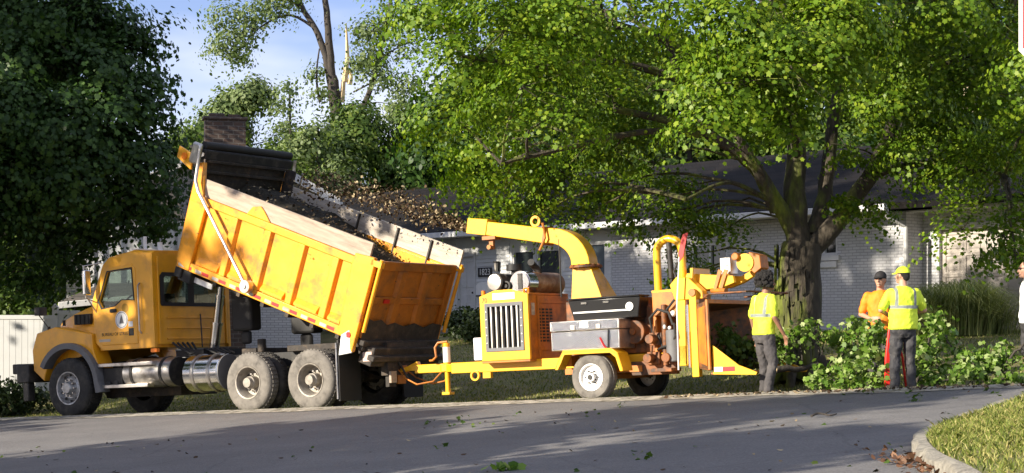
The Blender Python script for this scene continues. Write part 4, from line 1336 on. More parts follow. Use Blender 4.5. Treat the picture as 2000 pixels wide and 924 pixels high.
for s in (1, -1):
    mb = MB(); mb.ring(doorp, winp, 1.0 * s, 1.062 * s); dr = mb.build('door', Y_, TR, bevel=.012)
    mb = MB(); mb.ring([(a + (a - 4.05) * .07, b + (b - 2.45) * .07) for a, b in winp], winp, 1.058 * s, 1.068 * s); mb.build('window_seal', M['rubber'], dr)
    mb = MB(); mb.prism([(a + (a - 4.05) * .02, b + (b - 2.45) * .02) for a, b in winp], 1.02 * s, 1.025 * s); mb.build('window', gl, dr)
    mb = MB(); mb.box((4.05, 1.064 * s - .0, 1.98), (4.22, 1.064 * s + .03 * s, 2.05)) if s > 0 else mb.box((4.05, -1.094, 1.98), (4.22, -1.064, 2.05)); mb.build('handle', M['black'], dr, bevel=.01)
    if s > 0:
        mb = MB(); mb.cyl((3.93, 1.062, 1.83), (3.93, 1.067, 1.83), .165, None, 36); mb.build('round_seal', M['white'], dr)
        mb = MB(); mb.ring([(3.93 + .15 * math.cos(t / 24 * 6.283), 1.83 + .15 * math.sin(t / 24 * 6.283)) for t in range(24)], [(3.93 + .14 * math.cos(t / 24 * 6.283), 1.83 + .14 * math.sin(t / 24 * 6.283)) for t in range(24)], 1.067, 1.069)
        mb.prism([(3.87, 1.76), (3.99, 1.76), (3.96, 1.86), (3.93, 1.93), (3.90, 1.86)], 1.067, 1.069); mb.build('seal_emblem', M['fender_grey'], dr)
        mb = MB(); mb.cyl((3.83, 1.062, 2.05), (3.83, 1.0665, 2.05), .085, None, 24); mb.build('faded_patch', mat('faded_orange_paint', (.45, .24, .02), .6), dr)
        text('door_lettering', 'BUREAU OF STREETS', .085, M['black'], dr, (4.08, 1.066, 1.565), (rad(90), 0, rad(180)), .001)
        mb = MB(); mb.box((3.62, 1.062, 1.52), (3.75, 1.068, 1.66)); mb.build('black_decal', M['black'], dr)
        mb = MB(); mb.box((3.64, 1.062, 1.69), (3.75, 1.067, 1.79)); mb.build('white_decal', M['white'], dr)
        mb = MB(); mb.box((4.25, 1.062, 1.43), (4.55, 1.066, 1.48)); mb.build('pale_decal', M['wood_grey'], dr)
# interior
for y in (.2, -.8):
    mb = MB(); mb.box((3.3, y, 1.5), (3.85, y + .6, 2.0)); mb.box((3.25, y + .1, 2.003), (3.37, y + .5, 2.3)); mb.build('seat', M['black'], TR, bevel=.03)
mb = MB(); mb.box((4.35, -.9, 1.5), (4.53, .9, 2.15)); mb.build('dashboard', M['black'], TR, bevel=.03)
mb = MB(); mb.lathe([(.20, 0), (.22, .015), (.20, .03), (.18, .015), (.20, 0)], (4.15, .5, 2.12), 'x', 20); mb.build('steering_wheel', M['black'], TR)
for s in (1, -1):
    mb = MB(); mb.tube([(3.42, 1.06 * s, 1.55), (3.42, 1.11 * s, 1.6), (3.43, 1.11 * s, 2.45), (3.43, 1.06 * s, 2.5)], .016, 8); mb.build('grab_rail', M['steel'], TR)
    mb = MB(); mb.tube([(4.60, 1.05 * s, 2.20), (4.66, 1.26 * s, 2.28), (4.66, 1.30 * s, 2.9), (4.42, 1.05 * s, 2.95)], .014, 8); mb.tube([(4.60, 1.05 * s, 2.0), (4.64, 1.26 * s, 2.30)], .012, 8)
    mr_ = mb.build('mirror', M['steel'], TR)
    mb = MB(); mb.box((4.60, 1.24 * s - .07, 2.34), (4.68, 1.24 * s + .09, 2.82)); mb.build('mirror_head', M['chrome'], mr_, bevel=.02)
    mb = MB(); mb.tube([(6.0, .98 * s, 1.75), (6.12, 1.12 * s, 2.02), (6.12, 1.14 * s, 2.05)], .012, 6); mb.box((6.06, 1.08 * s - .1, 2.03), (6.2, 1.08 * s + .1, 2.19)); hm = mb.build('hood_mirror', M['black'], TR, bevel=.015)
mb = MB(); mb.box((3.8, -.75, 3.17), (3.9, .75, 3.19)); mb.cyl((3.95, .35, 3.17), (3.95, .35, 3.45), .035); mb.cyl((4.02, .62, 3.1), (4.02, .62, 3.2), .05); mb.cyl((3.9, .0, 3.17), (3.9, .0, 3.35), .05)
mb.build('roof_beacon', M['white'], TR)
for y in (-.7, -.35, 0, .35, .7):
    mb = MB(); mb.ell((4.32, y, 3.0), (.05, .05, .03)); mb.build('roof_marker', M['amber'], TR)
# bonnet
def hs(x, zt, wt, ws, zb):
    return [(x, -ws, zb), (x, -ws, (zt * .45 + zb * .55)), (x, -wt - .05, zt - .12), (x, -wt, zt - .03), (x, -wt * .5, zt), (x, wt * .5, zt), (x, wt, zt - .03), (x, wt + .05, zt - .12), (x, ws, (zt * .45 + zb * .55)), (x, ws, zb)]
mb = MB(); mb.loft([hs(4.67, 2.24, .78, .98, 1.35), hs(5.1, 2.17, .74, .96, 1.2), hs(5.6, 2.06, .68, .92, 1.1), hs(6.05, 1.92, .60, .86, 1.05), hs(6.26, 1.74, .54, .78, 1.0), hs(6.33, 1.5, .52, .75, 1.0)])
bon = mb.build('bonnet', Y_, TR, smooth=50)
WX, WZ, WR = 5.3, .60, .76
arc = [(WX + WR * math.cos(rad(a)), WZ + WR * math.sin(rad(a))) for a in range(10, 171, 10)]
mb = MB()
for s in (1, -1):
    ys = sorted((.72 * s, 1.12 * s))
    mb.prism([(6.34, .95), (6.36, 1.35), (6.22, 1.68), (5.7, 1.78), (4.70, 1.60), (4.68, 1.3)][::1] + [p for p in arc[::-1] if p[0] > 4.60][0:0] + [(4.55, 1.0)] + arc[::-1], ys[0], ys[1])
sides(mb, 'fender', Y_, bon, bevel=.03)
mb = MB()
for s in (1, -1):
    ys = sorted((1.0 * s, 1.235 * s))
    oa = [(WX + (WR + .09) * math.cos(rad(a)), WZ + (WR + .09) * math.sin(rad(a))) for a in range(30, 176, 8)] + [(4.36, .48)]
    ia = [(WX + (WR - .02) * math.cos(rad(a)), WZ + (WR - .02) * math.sin(rad(a))) for a in range(30, 176, 8)] + [(4.52, .46)]
    for i in range(len(oa) - 1):
        mb.prism([ia[i], oa[i], oa[i + 1], ia[i + 1]], ys[0], ys[1])
sides(mb, 'fender_flare', M['fender_grey'], TR)
mb = MB()
for s in (1, -1):
    mb.box((4.86, .945 * s - .03, 1.80), (5.30, .945 * s + .045, 2.00))
v_ = sides(mb, 'bonnet_vent', M['black'], bon, bevel=.01)[0]
mb = MB()
for s in (1, -1):
    for k in range(4): mb.box((4.90 + k * .11, .96 * s - .04, 1.81), (4.93 + k * .11, .96 * s + .05, 1.99))
sides(mb, 'vent_slats', M['rubber'], v_)
mb = MB(); mb.box((6.33, -.5, 1.05), (6.36, .5, 1.68))
for k in range(7): mb.box((6.36, -.48, 1.10 + k * .08), (6.375, .48, 1.13 + k * .08))
mb.build('grille', M['chrome'], bon)
for s in (1, -1):
    mb = MB(); mb.box((6.34, .82 * s - .16, 1.15), (6.40, .82 * s + .16, 1.38)); mb.build('headlight', M['chrome'], TR, bevel=.02)
    for x, z in ((5.62, 1.86), (6.05, 1.76)):
        mb = MB(); mb.box((x, .93 * s - .02, z - .06), (x + .035, .93 * s + .03, z + .05)); mb.build('bonnet_latch', M['rubber'], bon)
    mb = MB(); mb.box((6.15, .98 * s - .06, 2.08), (6.2, .98 * s + .05, 2.17)); mb.build('marker_light', M['amber'], TR)
mb = MB(); mb.box((6.40, -1.2, .72), (6.75, 1.2, 1.08)); mb.box((6.3, -.45, .75), (6.4, .45, 1.0)); mb.box((6.45, 1.0, .35), (6.6, 1.18, .72)); mb.box((6.75, -1.1, .9), (6.98, 1.1, 1.1)); mb.build('bumper', M['black'], TR, bevel=.02)
# steps, tanks
for z, x1 in ((.98, 3.08), (.57, 3.22)):
    mb = MB(); mb.box((x1, .98, z - .035), (4.52, 1.16, z + .035)); mb.build('step', M['steel'], TR, bevel=.01)
mb = MB(); mb.cyl((2.72, .83, .80), (3.92, .83, .80), .28, None, 28); tk = mb.build('fuel_tank', M['steel'], TR)
mb = MB()
for x in (2.95, 3.7): mb.lathe([(.285, -.03), (.295, -.03), (.295, .03), (.285, .03)], (x, .83, .80), 'x', 28)
mb.cyl((2.70, .83, .80), (2.719, .83, .80), .27, None, 28); mb.build('tank_strap', M['black'], tk)
mb = MB(); mb.box((3.95, .7, .58), (4.45, 1.08, .93)); mb.cyl((4.1, 1.08, .62), (4.1, 1.12, .62), .06); mb.cyl((4.3, 1.08, .62), (4.3, 1.12, .62), .06); mb.build('battery_box', M['black'], TR, bevel=.015)
mb = MB(); mb.cyl((1.50, .80, .74), (2.36, .80, .74), .34, None, 30); tk = mb.build('hydraulic_tank', M['chrome'], TR, bevel=.02)
for x in (1.72, 2.12):
    mb = MB(); mb.lathe([(.343, -.035), (.362, -.03), (.362, .03), (.343, .035)], (x, .80, .74), 'x', 30); mb.build('tank_band', M['steel'], tk)
mb = MB(); mb.cyl((1.47, .80, .74), (1.499, .80, .74), .335, None, 30); mb.build('tank_end', M['fender_grey'], tk)
mb = MB()
for k in range(5):
    y = .1 + k * .13
    mb.tube([(3.05, y, 1.35), (2.9, y + .02, 1.18 + .02 * k), (2.6, y, 1.12), (2.3, y - .1, 1.2), (2.05, y - .1, 1.1)], .022, 6)
mb.box((2.3, -.5, 1.07), (3.0, .6, 1.2)); mb.tube([(3.09, -.2, 1.9), (2.6, .3, 1.25)], .012, 6)
mb.build('air_hoses', M['rubber'], TR)
mb = MB(); mb.box((3.05, .98, 1.18), (3.2, 1.06, 1.25)); mb.build('side_marker', M['amber'], TR)
# tipping ram
mb = MB()
for a, b, r in ((0, .42, .105), (.42, .75, .082), (.75, 1.0, .062)):
    p0 = Vector((2.62, .0, 1.05)); p1 = Vector((2.30, .0, 2.62))
    mb.cyl(p0.lerp(p1, a), p0.lerp(p1, b), r, None, 20)
    mb.cyl(p0.lerp(p1, b) - (p1 - p0).normalized() * .05, p0.lerp(p1, b), r + .012, None, 20)
mb.build('tipping_ram', M['chrome'], TR)
for x0, x1, z0, z1, y in ((1.22, 1.72, 1.50, 2.42, .45), (-.12, .42, 1.38, 1.85, .3)):
    mb = MB(); mb.box((x0, y - .3, z0), (x1, y, z1)); mb.box((x0 + .15, y - .2, z0 - .25), (x1 - .12, y - .1, z0)); mb.build('rubber_flap', M['rubber'], TR, bevel=.06)
mb = MB(); mb.box((1.0, -.5, 1.06), (1.35, .6, 1.16)); mb.cyl((.9, .55, 1.08), (.9, .55, 1.32), .08); mb.box((-1.6, -.55, 1.06), (.3, -.30, 1.17)); mb.box((-1.6, .30, 1.06), (.3, .55, 1.17)); mb.build('subframe', M['dirt_black'], TR, bevel=.01)

# ---- tipper body: local a forward from the tail hinge, b up off its floor, tilted
def part(mb, name, m, parent=None, **k):
    o = mb.build(name, m, parent or TR, **k)
    if parent is None:
        o.location = (-1.75, 0, 1.22)
        o.rotation_euler = (0, rad(-21.2), 0)
    return o
LB = 4.36
mb = MB()
mb.box((0, -1.12, -.06), (LB, 1.12, .0))
for s in (1, -1):
    ys = sorted((1.10 * s, 1.14 * s))
    mb.box((0, ys[0], 0), (LB, ys[1], 1.3))
body = part(mb, 'dump_body', B_, bevel=.004)
def bodybox(a0, a1, b0, b1, y0, y1, nm, m, bev=.012):
    mb = MB()
    for s in (1, -1):
        ys = sorted((y0 * s, y1 * s)); mb.box((a0, ys[0], b0), (a1, ys[1], b1))
    return sides(mb, nm, m, body, bevel=bev)
def both(poly, y0, y1, nm, m, bev=.012, ax='y'):
    mb = MB()
    for s in (1, -1):
        ys = sorted((y0 * s, y1 * s)); mb.prism(poly, ys[0], ys[1], ax)
    return sides(mb, nm, m, body, bevel=bev)
bodybox(-.02, LB + .02, 1.20, 1.34, 1.142, 1.23, 'top_rail', B_)
bodybox(.1, LB, -.06, .10, 1.142, 1.21, 'bottom_rail', B_)
for k, a in enumerate((.80, 1.60, 2.42, 3.24)):
    mb = MB()
    for s in (1, -1):
        mb.prism([(a - .11, 1.141 * s), (a - .07, 1.215 * s), (a + .07, 1.215 * s), (a + .11, 1.141 * s)], .101, 1.199, 'z')
    sides(mb, 'side_rib', B_, body, bevel=.01)
for a0, a1 in ((.38, .67), (.93, 1.47), (1.75, 2.29), (2.57, 3.11), (3.37, 3.9)):
    mb = MB()
    for s in (1, -1):
        mb.prism([(1.141 * s, .12), (1.205 * s, .12), (1.205 * s, .17), (1.141 * s, .26)], a0, a1, 'x')
    sides(mb, 'dirt_ledge', B_, body, bevel=.006)
both([(-.06, -.25), (.34, .0), (.42, 1.19), (.40, 1.40), (-.02, 1.44), (-.06, 1.3)], 1.145, 1.24, 'rear_post', B_, .015)
both([(4.02, -.06), (LB + .02, .06), (LB + .06, 1.9), (LB - .1, 1.95), (4.1, 1.36), (3.98, 1.19)], 1.143, 1.225, 'front_post', B_, .015)
# sideboards
mb = MB(); mb.box((.12, 1.13, 1.345), (LB - .03, 1.18, 1.66)); part_ = mb.build('sideboard', M['wood_pale'], body, bevel=.006)
mb = MB(); mb.box((-.15, -1.18, 1.345), (LB - .03, -1.13, 1.70)); mb.build('sideboard', M['wood_grey'], body, bevel=.006)['label'] = 'pale plank on the far side of the body'
mb = MB(); mb.prism([(2.42, 1.341), (3.0, 1.341), (2.9, 1.5), (2.72, 1.56), (2.62, 1.5)], 1.182, 1.215); mb.build('board_bracket', B_, body, bevel=.01)
for a in (.55, 1.35, 2.3):
    mb = MB(); mb.box((a, -1.129, 1.1), (a + .03, -1.09, 1.68)); mb.build('board_stake', M['black'], body)
# headboard and canopy
mb = MB(); mb.box((LB - .04, -1.10, 0), (LB, 1.10, 2.1)); 
for b in (1.75, 1.95): mb.box((LB - .10, -1.10, b), (LB - .042, 1.10, b + .05))
mb.box((LB - .3, -1.13, 1.2), (LB - .04, -1.10, 2.0)); mb.build('headboard', M['dirt_black'], body, bevel=.005)
mb = MB(); mb.box((LB - .03, -1.22, 2.105), (LB + .35, 1.22, 2.16)); mb.box((LB - .07, -1.22, 2.0), (LB - .041, 1.22, 2.16)); mb.build('canopy', M['black'], body, bevel=.01)
mb = MB(); mb.cyl((LB + .02, -1.2, 2.24), (LB + .02, 1.2, 2.24), .075, None, 16); mb.build('tarp_roll', M['rubber'], body)
mb = MB(); mb.box((LB - .02, 1.225, 1.86), (LB + .22, 1.32, 2.26)); mb.build('tarp_housing', M['steel'], body, bevel=.045)
mb = MB(); mb.prism([(LB + .18, 1.72), (LB + .60, 1.86), (LB + .60, 2.08), (LB + .22, 2.02)], 1.18, 1.23); lp = mb.build('light_bracket', Y_, body, bevel=.02)
mb = MB(); mb.cyl((LB + .40, 1.232, 1.93), (LB + .40, 1.255, 1.93), .065, None, 20); mb.build('marker_lamp', M['amber'], lp)
for s in (1, -1):
    mb = MB(); mb.tube([(LB - .02, 1.33 * s, 2.17), (LB - .10, 1.34 * s, 1.60), (LB - .22, 1.33 * s, 1.42), (2.52, 1.31 * s, .12)], .033, 10)
    am_ = mb.build('tarp_arm', M['steel'], body)
    mb = MB(); mb.cyl((2.52, 1.22 * s, .12), (2.52, 1.36 * s, .12), .115, None, 24); mb.cyl((2.52, 1.36 * s, .12), (2.52, 1.38 * s, .12), .04); mb.build('arm_pivot', M['steel'], am_)
mb = MB(); mb.cyl((3.95, -1.18, 1.3), (3.95, -1.18, 2.0), .02); mb.build('tarp_post', M['steel'], body)
# reflective strip, text plates, hoist boxes below
mb = MB(); mb2 = MB()
for k in range(9):
    a = .45 + k * .44
    MB().box((a, 1.2105, -.03), (a + .17, 1.214, .03)).build('red_reflector', M['red'], body); MB().box((a + .19, 1.2105, -.03), (a + .34, 1.214, .03)).build('white_reflector', M['wood_grey'], body)
mb = MB(); mb.box((3.55, 1.0, -.26), (4.1, 1.03, -.16)); mb.build('white_plate', M['white'], body)
mb = MB(); mb.box((4.0, .6, -.3), (4.32, 1.15, -.07)); mb.box((LB - .15, 1.0, -.25), (LB + .02, 1.2, .08)); mb.build('rubber_stop', M['rubber'], body, bevel=.02)
mb = MB()
for y in (-.45, .45): mb.box((-.1, y - .08, -.2), (4.2, y + .08, -.065))
for a in (.4, 1.0, 1.6, 2.2, 2.8, 3.4, 4.0): mb.box((a, -1.1, -.16), (a + .08, 1.1, -.062))
mb.build('floor_beams', M['dirt_black'], body)
mb = MB(); mb.cyl((.1, 1.241, .02), (.1, 1.256, .02), .05, None, 20); mb.build('round_reflector', M['red'], body)
mb = MB(); mb.box((-.04, -1.10, 0), (-.0, 1.10, 1.36))
mb.box((-.10, -1.14, 1.24), (-.041, 1.14, 1.40)); mb.box((-.10, -1.14, .02), (-.041, 1.14, .14)); mb.box((-.10, -1.14, .14), (-.041, -1.02, 1.24)); mb.box((-.10, 1.02, .14), (-.041, 1.14, 1.24))
mb.prism([(-.041, .60), (-.10, .63), (-.10, .76), (-.041, .80)], -1.02, 1.02, 'x', Matrix(((0, 1, 0, 0), (1, 0, 0, 0), (0, 0, 1, 0), (0, 0, 0, 1)))) if False else mb.box((-.09, -1.02, .64), (-.041, 1.02, .76))
tg = mb.build('tailgate', M['gate_shade'], body, bevel=.01)
for y in (-.36, .36):
    mb = MB(); mb.prism([(-.041, y - .13), (-.10, y - .07), (-.10, y + .07), (-.041, y + .13)], .141, 1.239, 'z'); mb.build('gate_rib', M['gate_shade'], tg, bevel=.008)
mb = MB(); mb.prism([(-1.13, .0), (1.13, .0), (1.12, .40), (.9, .33), (.7, .36), (.5, .26), (.3, .31), (0, .24), (-.3, .30), (-.6, .22), (-.85, .30), (-1.12, .27)], -.112, -.1025, 'x'); mb.build('soot_crust', M['dirt_black'], tg)
mb = MB(); mb.box((-.12, .62, .66), (-.101, .78, .73)); mb.build('gate_lamp', M['red'], tg)
for s in (1, -1):
    mb = MB(); mb.cyl((-.16, 1.19 * s, .15), (-.16, 1.19 * s, 1.44), .035); mb.box((-.2, 1.19 * s - .05, 1.3), (.02, 1.19 * s + .05, 1.40)); mb.build('gate_linkage', Y_, tg)
mb = MB()
mb.box((-.35, -1.0, -.42), (-.05, 1.0, -.08)); mb.box((-.2, -1.15, -.1), (-.04, 1.15, .0)); mb.box((-.45, -1.1, -.30), (-.30, 1.1, -.20)); mb.cyl((-.1, -1.1, -.15), (-.1, 1.1, -.15), .06); mb.build('spreader_apron', M['dirt_black'], body, bevel=.02)
# rear of the chassis
for s in (1, -1):
    mb = MB(); mb.box((-1.42, .62 * s if s > 0 else -1.22, .14), (-1.38, 1.22 if s > 0 else -.62, 1.2)); mf = mb.build('mudflap', M['rubber'], TR, bevel=.008)
    if s > 0:
        mb = MB(); mb.tube([(-1.38, 1.24, 1.15), (-1.38, 1.24, .18)], .015, 6); mb.build('flap_rod', M['steel'], mf)
mb = MB(); mb.box((-2.0, -.6, .55), (-1.85, .6, 1.12)); mb.box((-1.98, .35, .35), (-1.9, .55, .56)); mb.tube([(-2.0, .3, .8), (-2.15, .2, .45), (-2.2, .05, .35), (-2.1, -.05, .6)], .02, 6); mb.tube([(-2.0, -.2, .9), (-2.12, -.1, .5), (-2.2, 0, .55)], .016, 6)
mb.box((-1.9, -.9, .95), (-1.6, .9, 1.1)); mb.build('hitch_frame', M['dirt_black'], TR, bevel=.01)
mb = MB(); mb.box((-2.05, .42, .42), (-2.003, .58, .62)); mb.build('number_board', M['wood_pale'], TR)
mb = MB(); mb.prism([(-.0, 0), (.20, -.1), (.26, -.45), (.02, -.42), (-.06, -.2)], -.02, .03, 'y', Matrix.Translation((-1.72, 1.2, 1.38)) @ Matrix.Rotation(rad(15), 4, 'Z')); mb.build('hanging_white_rag', M['white'], TR, bevel=.01)
mb = MB(); mb.box((-1.98, .98, .80), (-1.78, 1.02, .97)); mb.build('rear_lamp_plate', mat('pinkish_plate', (.55, .42, .36), .6), TR, bevel=.01)
mb = MB(); mb.box((-1.78, 1.02, 1.06), (-1.62, 1.16, 1.30)); mb.build('grey_bracket', M['steel'], TR, bevel=.02)

# load of chipped leaves in the body
mb = MB()
nx, ny = 34, 18
cp, sp = math.cos(rad(21.2)), math.sin(rad(21.2))
TRM = Matrix.Translation((-3.475, 31.81, .12)) @ Matrix.Rotation(rad(147), 4, 'Z') @ Matrix.Rotation(rad(2.9), 4, 'Y') @ Matrix.Translation((-1.75, 0, 1.22)) @ Matrix.Rotation(rad(-21.2), 4, 'Y')
vs = []
for i in range(nx):
    for j in range(ny):
        a = .05 + (LB - .15) * i / (nx - 1); y = -1.09 + 2.18 * j / (ny - 1)
        b = .75 + .68 * min(a / LB * 1.5, 1) ** .8 + .12 * (1 - (y / 1.1) ** 2) * (a / LB) - .38 * max(y, 0) * (a / LB) + random.uniform(-.04, .04) + (.06 if y < 0 else 0)
        vs.append(TRM @ Vector((a, y, b)))
mb.add(vs, [(i * ny + j, (i + 1) * ny + j, (i + 1) * ny + j + 1, i * ny + j + 1) for i in range(nx - 1) for j in range(ny - 1)])
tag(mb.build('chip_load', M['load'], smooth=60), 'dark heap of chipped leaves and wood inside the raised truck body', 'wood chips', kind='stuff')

pts, nn = [], []
for _ in range(1000):
    v = random.choice(vs)
    pts.append((v[0] + random.gauss(0, .06), v[1] + random.gauss(0, .06), v[2] + random.uniform(.0, .07))); nn.append((random.gauss(0, .6), random.gauss(-.3, .6), 1))
tag(leaf_mesh('leaf_mulch', M['chips'], np.array(pts), np.array(nn), .06, OVAL, fold=.3), 'shredded leaves strewn over the dark heap inside the truck body', 'leaves', kind='stuff')
# ---------------------------------------------------------------- wood chipper (same local axes, origin on the ground under its axle)
CH = empty('wood_chipper', (1.8, 28.27, .455), rad(148), rad(2.9), label='yellow towable wood chipper with its chute blowing chips into the truck body', cat='wood chipper')
CY, CO = M['chip_yellow'], M['chip_shade']
for s in (1, -1):
    wheel(CH, (0, 1.02 * s, .365), .365, .235, s, M['tyre_dusty'] if s > 0 else M['tyre'], M['rim_white'], 'trailer')
mb = MB(); mb.cyl((0, -.95, .365), (0, .95, .365), .05); mb.box((-.7, -.62, .42), (.7, -.5, .52)); mb.box((-.7, .5, .42), (.7, .62, .52)); mb.build('axle', CO, CH)
# frame, drawbar, hitch
mb = MB(); mb.box((-1.4, .38, .52), (3.0, .50, .70)); mb.box((-1.4, -.50, .52), (3.0, -.38, .70))
for x in (-1.3, .6, 1.9, 2.85): mb.box((x, -.38, .53), (x + .1, .38, .69))
mb.prism([(2.85, -.50), (3.5, -.1), (3.5, .1), (2.85, .50)], .55, .68, 'z'); mb.build('frame', CY, CH, bevel=.01)
mb = MB(); mb.box((3.3, -.085, .55), (4.05, .085, .70)); db = mb.build('drawbar', CY, CH, bevel=.012)
mb = MB(); mb.prism([(3.95, .60), (4.02, .76), (4.18, .70), (4.30, .66), (4.30, .60)], -.05, .05); mb.lathe([(.03, -.03), (.075, -.03), (.075, .03), (.03, .03), (.03, -.03)], (4.33, 0, .62), 'z', 16); mb.build('tow_eye', CY, db, bevel=.008)
mb = MB(); mb.box((4.38, -.12, .38), (4.44, .12, .92)); mb.box((4.30, -.06, .55), (4.38, .06, .70)); mb.build('pintle_plate', CO, CH, bevel=.008)
mb = MB()
for y in (-.12, .12): mb.tube([(3.4, y, .6), (3.6, y * 1.5, .40), (3.9, y * 2, .36), (4.2, y * 1.4, .48), (4.36, y, .62)], .014, 6)
mb.build('safety_chain', CO, db)
mb = MB(); mb.cyl((3.30, .17, .20), (3.30, .17, .62), .045); mb.cyl((3.30, .17, .58), (3.30, .17, 1.05), .062); mb.box((3.22, .09, .16), (3.38, .25, .21)); mb.box((3.22, .1, .56), (3.38, .24, .68)); jk = mb.build('jack_stand', CY, CH, bevel=.008)
mb = MB(); mb.cyl((3.30, .17, .72), (3.30, .17, .98), .064); mb.build('lit_band', M['white'], jk)  # white band put in for the sunlit middle of the jack tube
mb = MB(); mb.tube([(3.28, .17, 1.07), (3.46, .19, 1.06), (3.52, .2, .98), (3.50, .2, .82), (3.58, .2, .76), (3.64, .2, .76)], .02, 8); mb.build('crank_handle', CO, jk)
mb = MB(); mb.lathe([(.06, -.02), (.09, -.02), (.09, .02), (.06, .02), (.06, -.02)], (2.5, .52, .47), 'y', 16); mb.box((2.2, .44, .42), (2.35, .52, .52)); mb.build('tie_ring', CY, CH)
mb = MB(); mb.box((2.28, .22, .72), (2.52, .52, 1.10)); mb.build('white_box', M['white'], CH, bevel=.02)
# engine enclosure
HX0, HX1, HY0, HY1, HZ0 = 1.30, 2.24, -.62, .70, .70
gr = [(1.42, .87), (2.12, .87), (2.12, 1.63), (1.42, 1.63)]
op = [(HX0, HZ0), (HX1, HZ0), (HX1, 1.77), (HX1 - .3, 1.86), (HX0 + .3, 1.86), (HX0, 1.77)]
mb = MB(); mb.ring(op, gr, HY1 - .05, HY1); mb.build('radiator_shroud', CY, CH, bevel=.012)
hd = bpy.data.objects['radiator_shroud']
mb = MB(); mb.ring([(1.40, .85), (2.14, .85), (2.14, 1.65), (1.40, 1.65)], [(1.46, .91), (2.08, .91), (2.08, 1.59), (1.46, 1.59)], HY1, HY1 + .018)
g_ = mb.build('radiator_frame', M['fender_grey'], hd, bevel=.004)
mb = MB(); mb.box((1.42, HY1 - .12, .87), (2.12, HY1 - .06, 1.63)); mb.build('radiator_core', M['black'], g_)
mb = MB()
for k in range(6): mb.box((1.50 + k * .101, HY1 - .03, .905), (1.535 + k * .101, HY1 + .01, 1.595))
mb.build('radiator_bars', M['steel'], g_, bevel=.006)
mb = MB()
for z in (.99, 1.12, 1.25, 1.38, 1.51):
    for x in (1.43, 2.11): mb.ell((x, HY1 + .02, z), (.015, .008, .015), 8, 6)
mb.build('frame_bolts', M['steel'], g_)
mb = MB(); mb.box((1.55, HY1, 1.70), (1.98, HY1 + .004, 1.81)); mb.build('pale_label', M['white'], hd)
text('unit_number', '70', .11, M['red'], hd, (2.14, HY1 + .004, 1.70), (rad(90), 0, rad(180)), .001)
mb = MB(); mb.box((HX0, HY0, HZ0), (HX0 + .03, HY1 - .052, 1.75)); mb.box((HX1 - .03, HY0, HZ0), (HX1, HY1 - .052, 1.75)); mb.box((HX0 + .03, HY0, HZ0), (HX1 - .03, HY0 + .03, 1.75)); mb.box((HX0, HY0, 1.752), (HX1, HY1 - .052, 1.79)); mb.box((HX0, HY0, .66), (HX1, HY1, .698)); eh = mb.build('engine_cover', CO, CH, bevel=.008)
mb = MB()
for i in range(4):
    for j in range(11):
        y = .40 - i * .125; z = .98 + j * .052
        mb.box((HX0 - .006, y - .085, z), (HX0 - .001, y, z + .032))
mb.build('louvre_slots', M['black'], eh)
mb = MB(); mb.box((HX0 - .025, -.6, .84), (HX0 - .003, .40, .90)); mb.box((HX0 - .025, .39, .74), (HX0 - .003, .43, 1.74)); mb.box((HX0 - .025, -.6, 1.62), (HX0 - .003, .388, 1.66)); mb.build('cover_flange', CO, eh)
mb = MB(); mb.box((HX0 - .006, .50, 1.42), (HX0 - .001, .60, 1.62)); mb.build('pale_label', M['wood_grey'], eh)
# things on top of the engine
mb = MB(); mb.cyl((2.0, .58, 2.0), (2.0, .10, 2.0), .15, .15, 24); mb.cyl((2.0, .36, 2.0), (2.0, .40, 2.0), .158, None, 24); mb.tube([(2.0, .1, 2.0), (1.9, 0, 2.05), (1.75, -.05, 2.0), (1.7, -.05, 1.85)], .06, 10); ac = mb.build('air_cleaner', M['black'], CH)
mb = MB(); mb.lathe([(.135, .0), (.13, .02), (.05, .03), (.001, .032)], (2.0, .58, 2.0), 'y', 24); mb.build('cleaner_cap', M['steel'], ac)
mb = MB(); mb.cyl((1.86, .18, 2.12), (1.86, .18, 2.22), .05); mb.cyl((1.86, .18, 2.20), (1.86, .18, 2.30), .13, .13, 20); mb.build('pre_cleaner', M['black'], ac)
mb = MB(); mb.tube([(1.55, -.1, 2.05), (1.55, -.1, 2.18), (1.60, .0, 2.28), (1.56, .12, 2.32)], .06, 12); mb.build('exhaust_stack', M['black'], CH)
mb = MB(); mb.cyl((1.58, .46, 1.97), (1.58, -.72, 1.97), .19, None, 26); mu = mb.build('muffler', M['rust'], CH, bevel=.03)
mb = MB(); mb.cyl((1.58, .485, 1.97), (1.58, .461, 1.97), .18, None, 26); mb.lathe([(.193, .0), (.197, .0), (.197, .26), (.193, .26)], (1.58, .19, 1.97), 'y', 26); mb.build('bright_end', M['chrome'], mu)  # sunlit brightness of the muffler's left end put in as bright metal
mb = MB(); mb.box((1.52, .33, 1.86), (1.60, .50, 2.12)); mb.lathe([(.06, 0), (.085, 0), (.085, .03), (.06, .03), (.06, 0)], (1.82, .50, 1.93), 'y', 18); mb.cyl((1.82, .48, 1.93), (1.82, .53, 1.93), .03); mb.build('bracket', M['black'], mu)
mb = MB(); mb.cyl((2.2, .63, 1.79), (2.2, .63, 1.87), .035); mb.build('marker_light', M['amber'], CH)
mb = MB(); mb.tube([(1.34, .60, 1.78), (1.34, .60, 1.86), (1.42, .60, 1.86), (1.42, .6, 1.78)], .02, 8); mb.build('lifting_loop', M['amber'], CH)
mb = MB(); mb.tube([(1.0, .12, 1.7), (1.0, .12, 2.66)], .014, 6); mb.build('chute_rod', M['black'], CH)
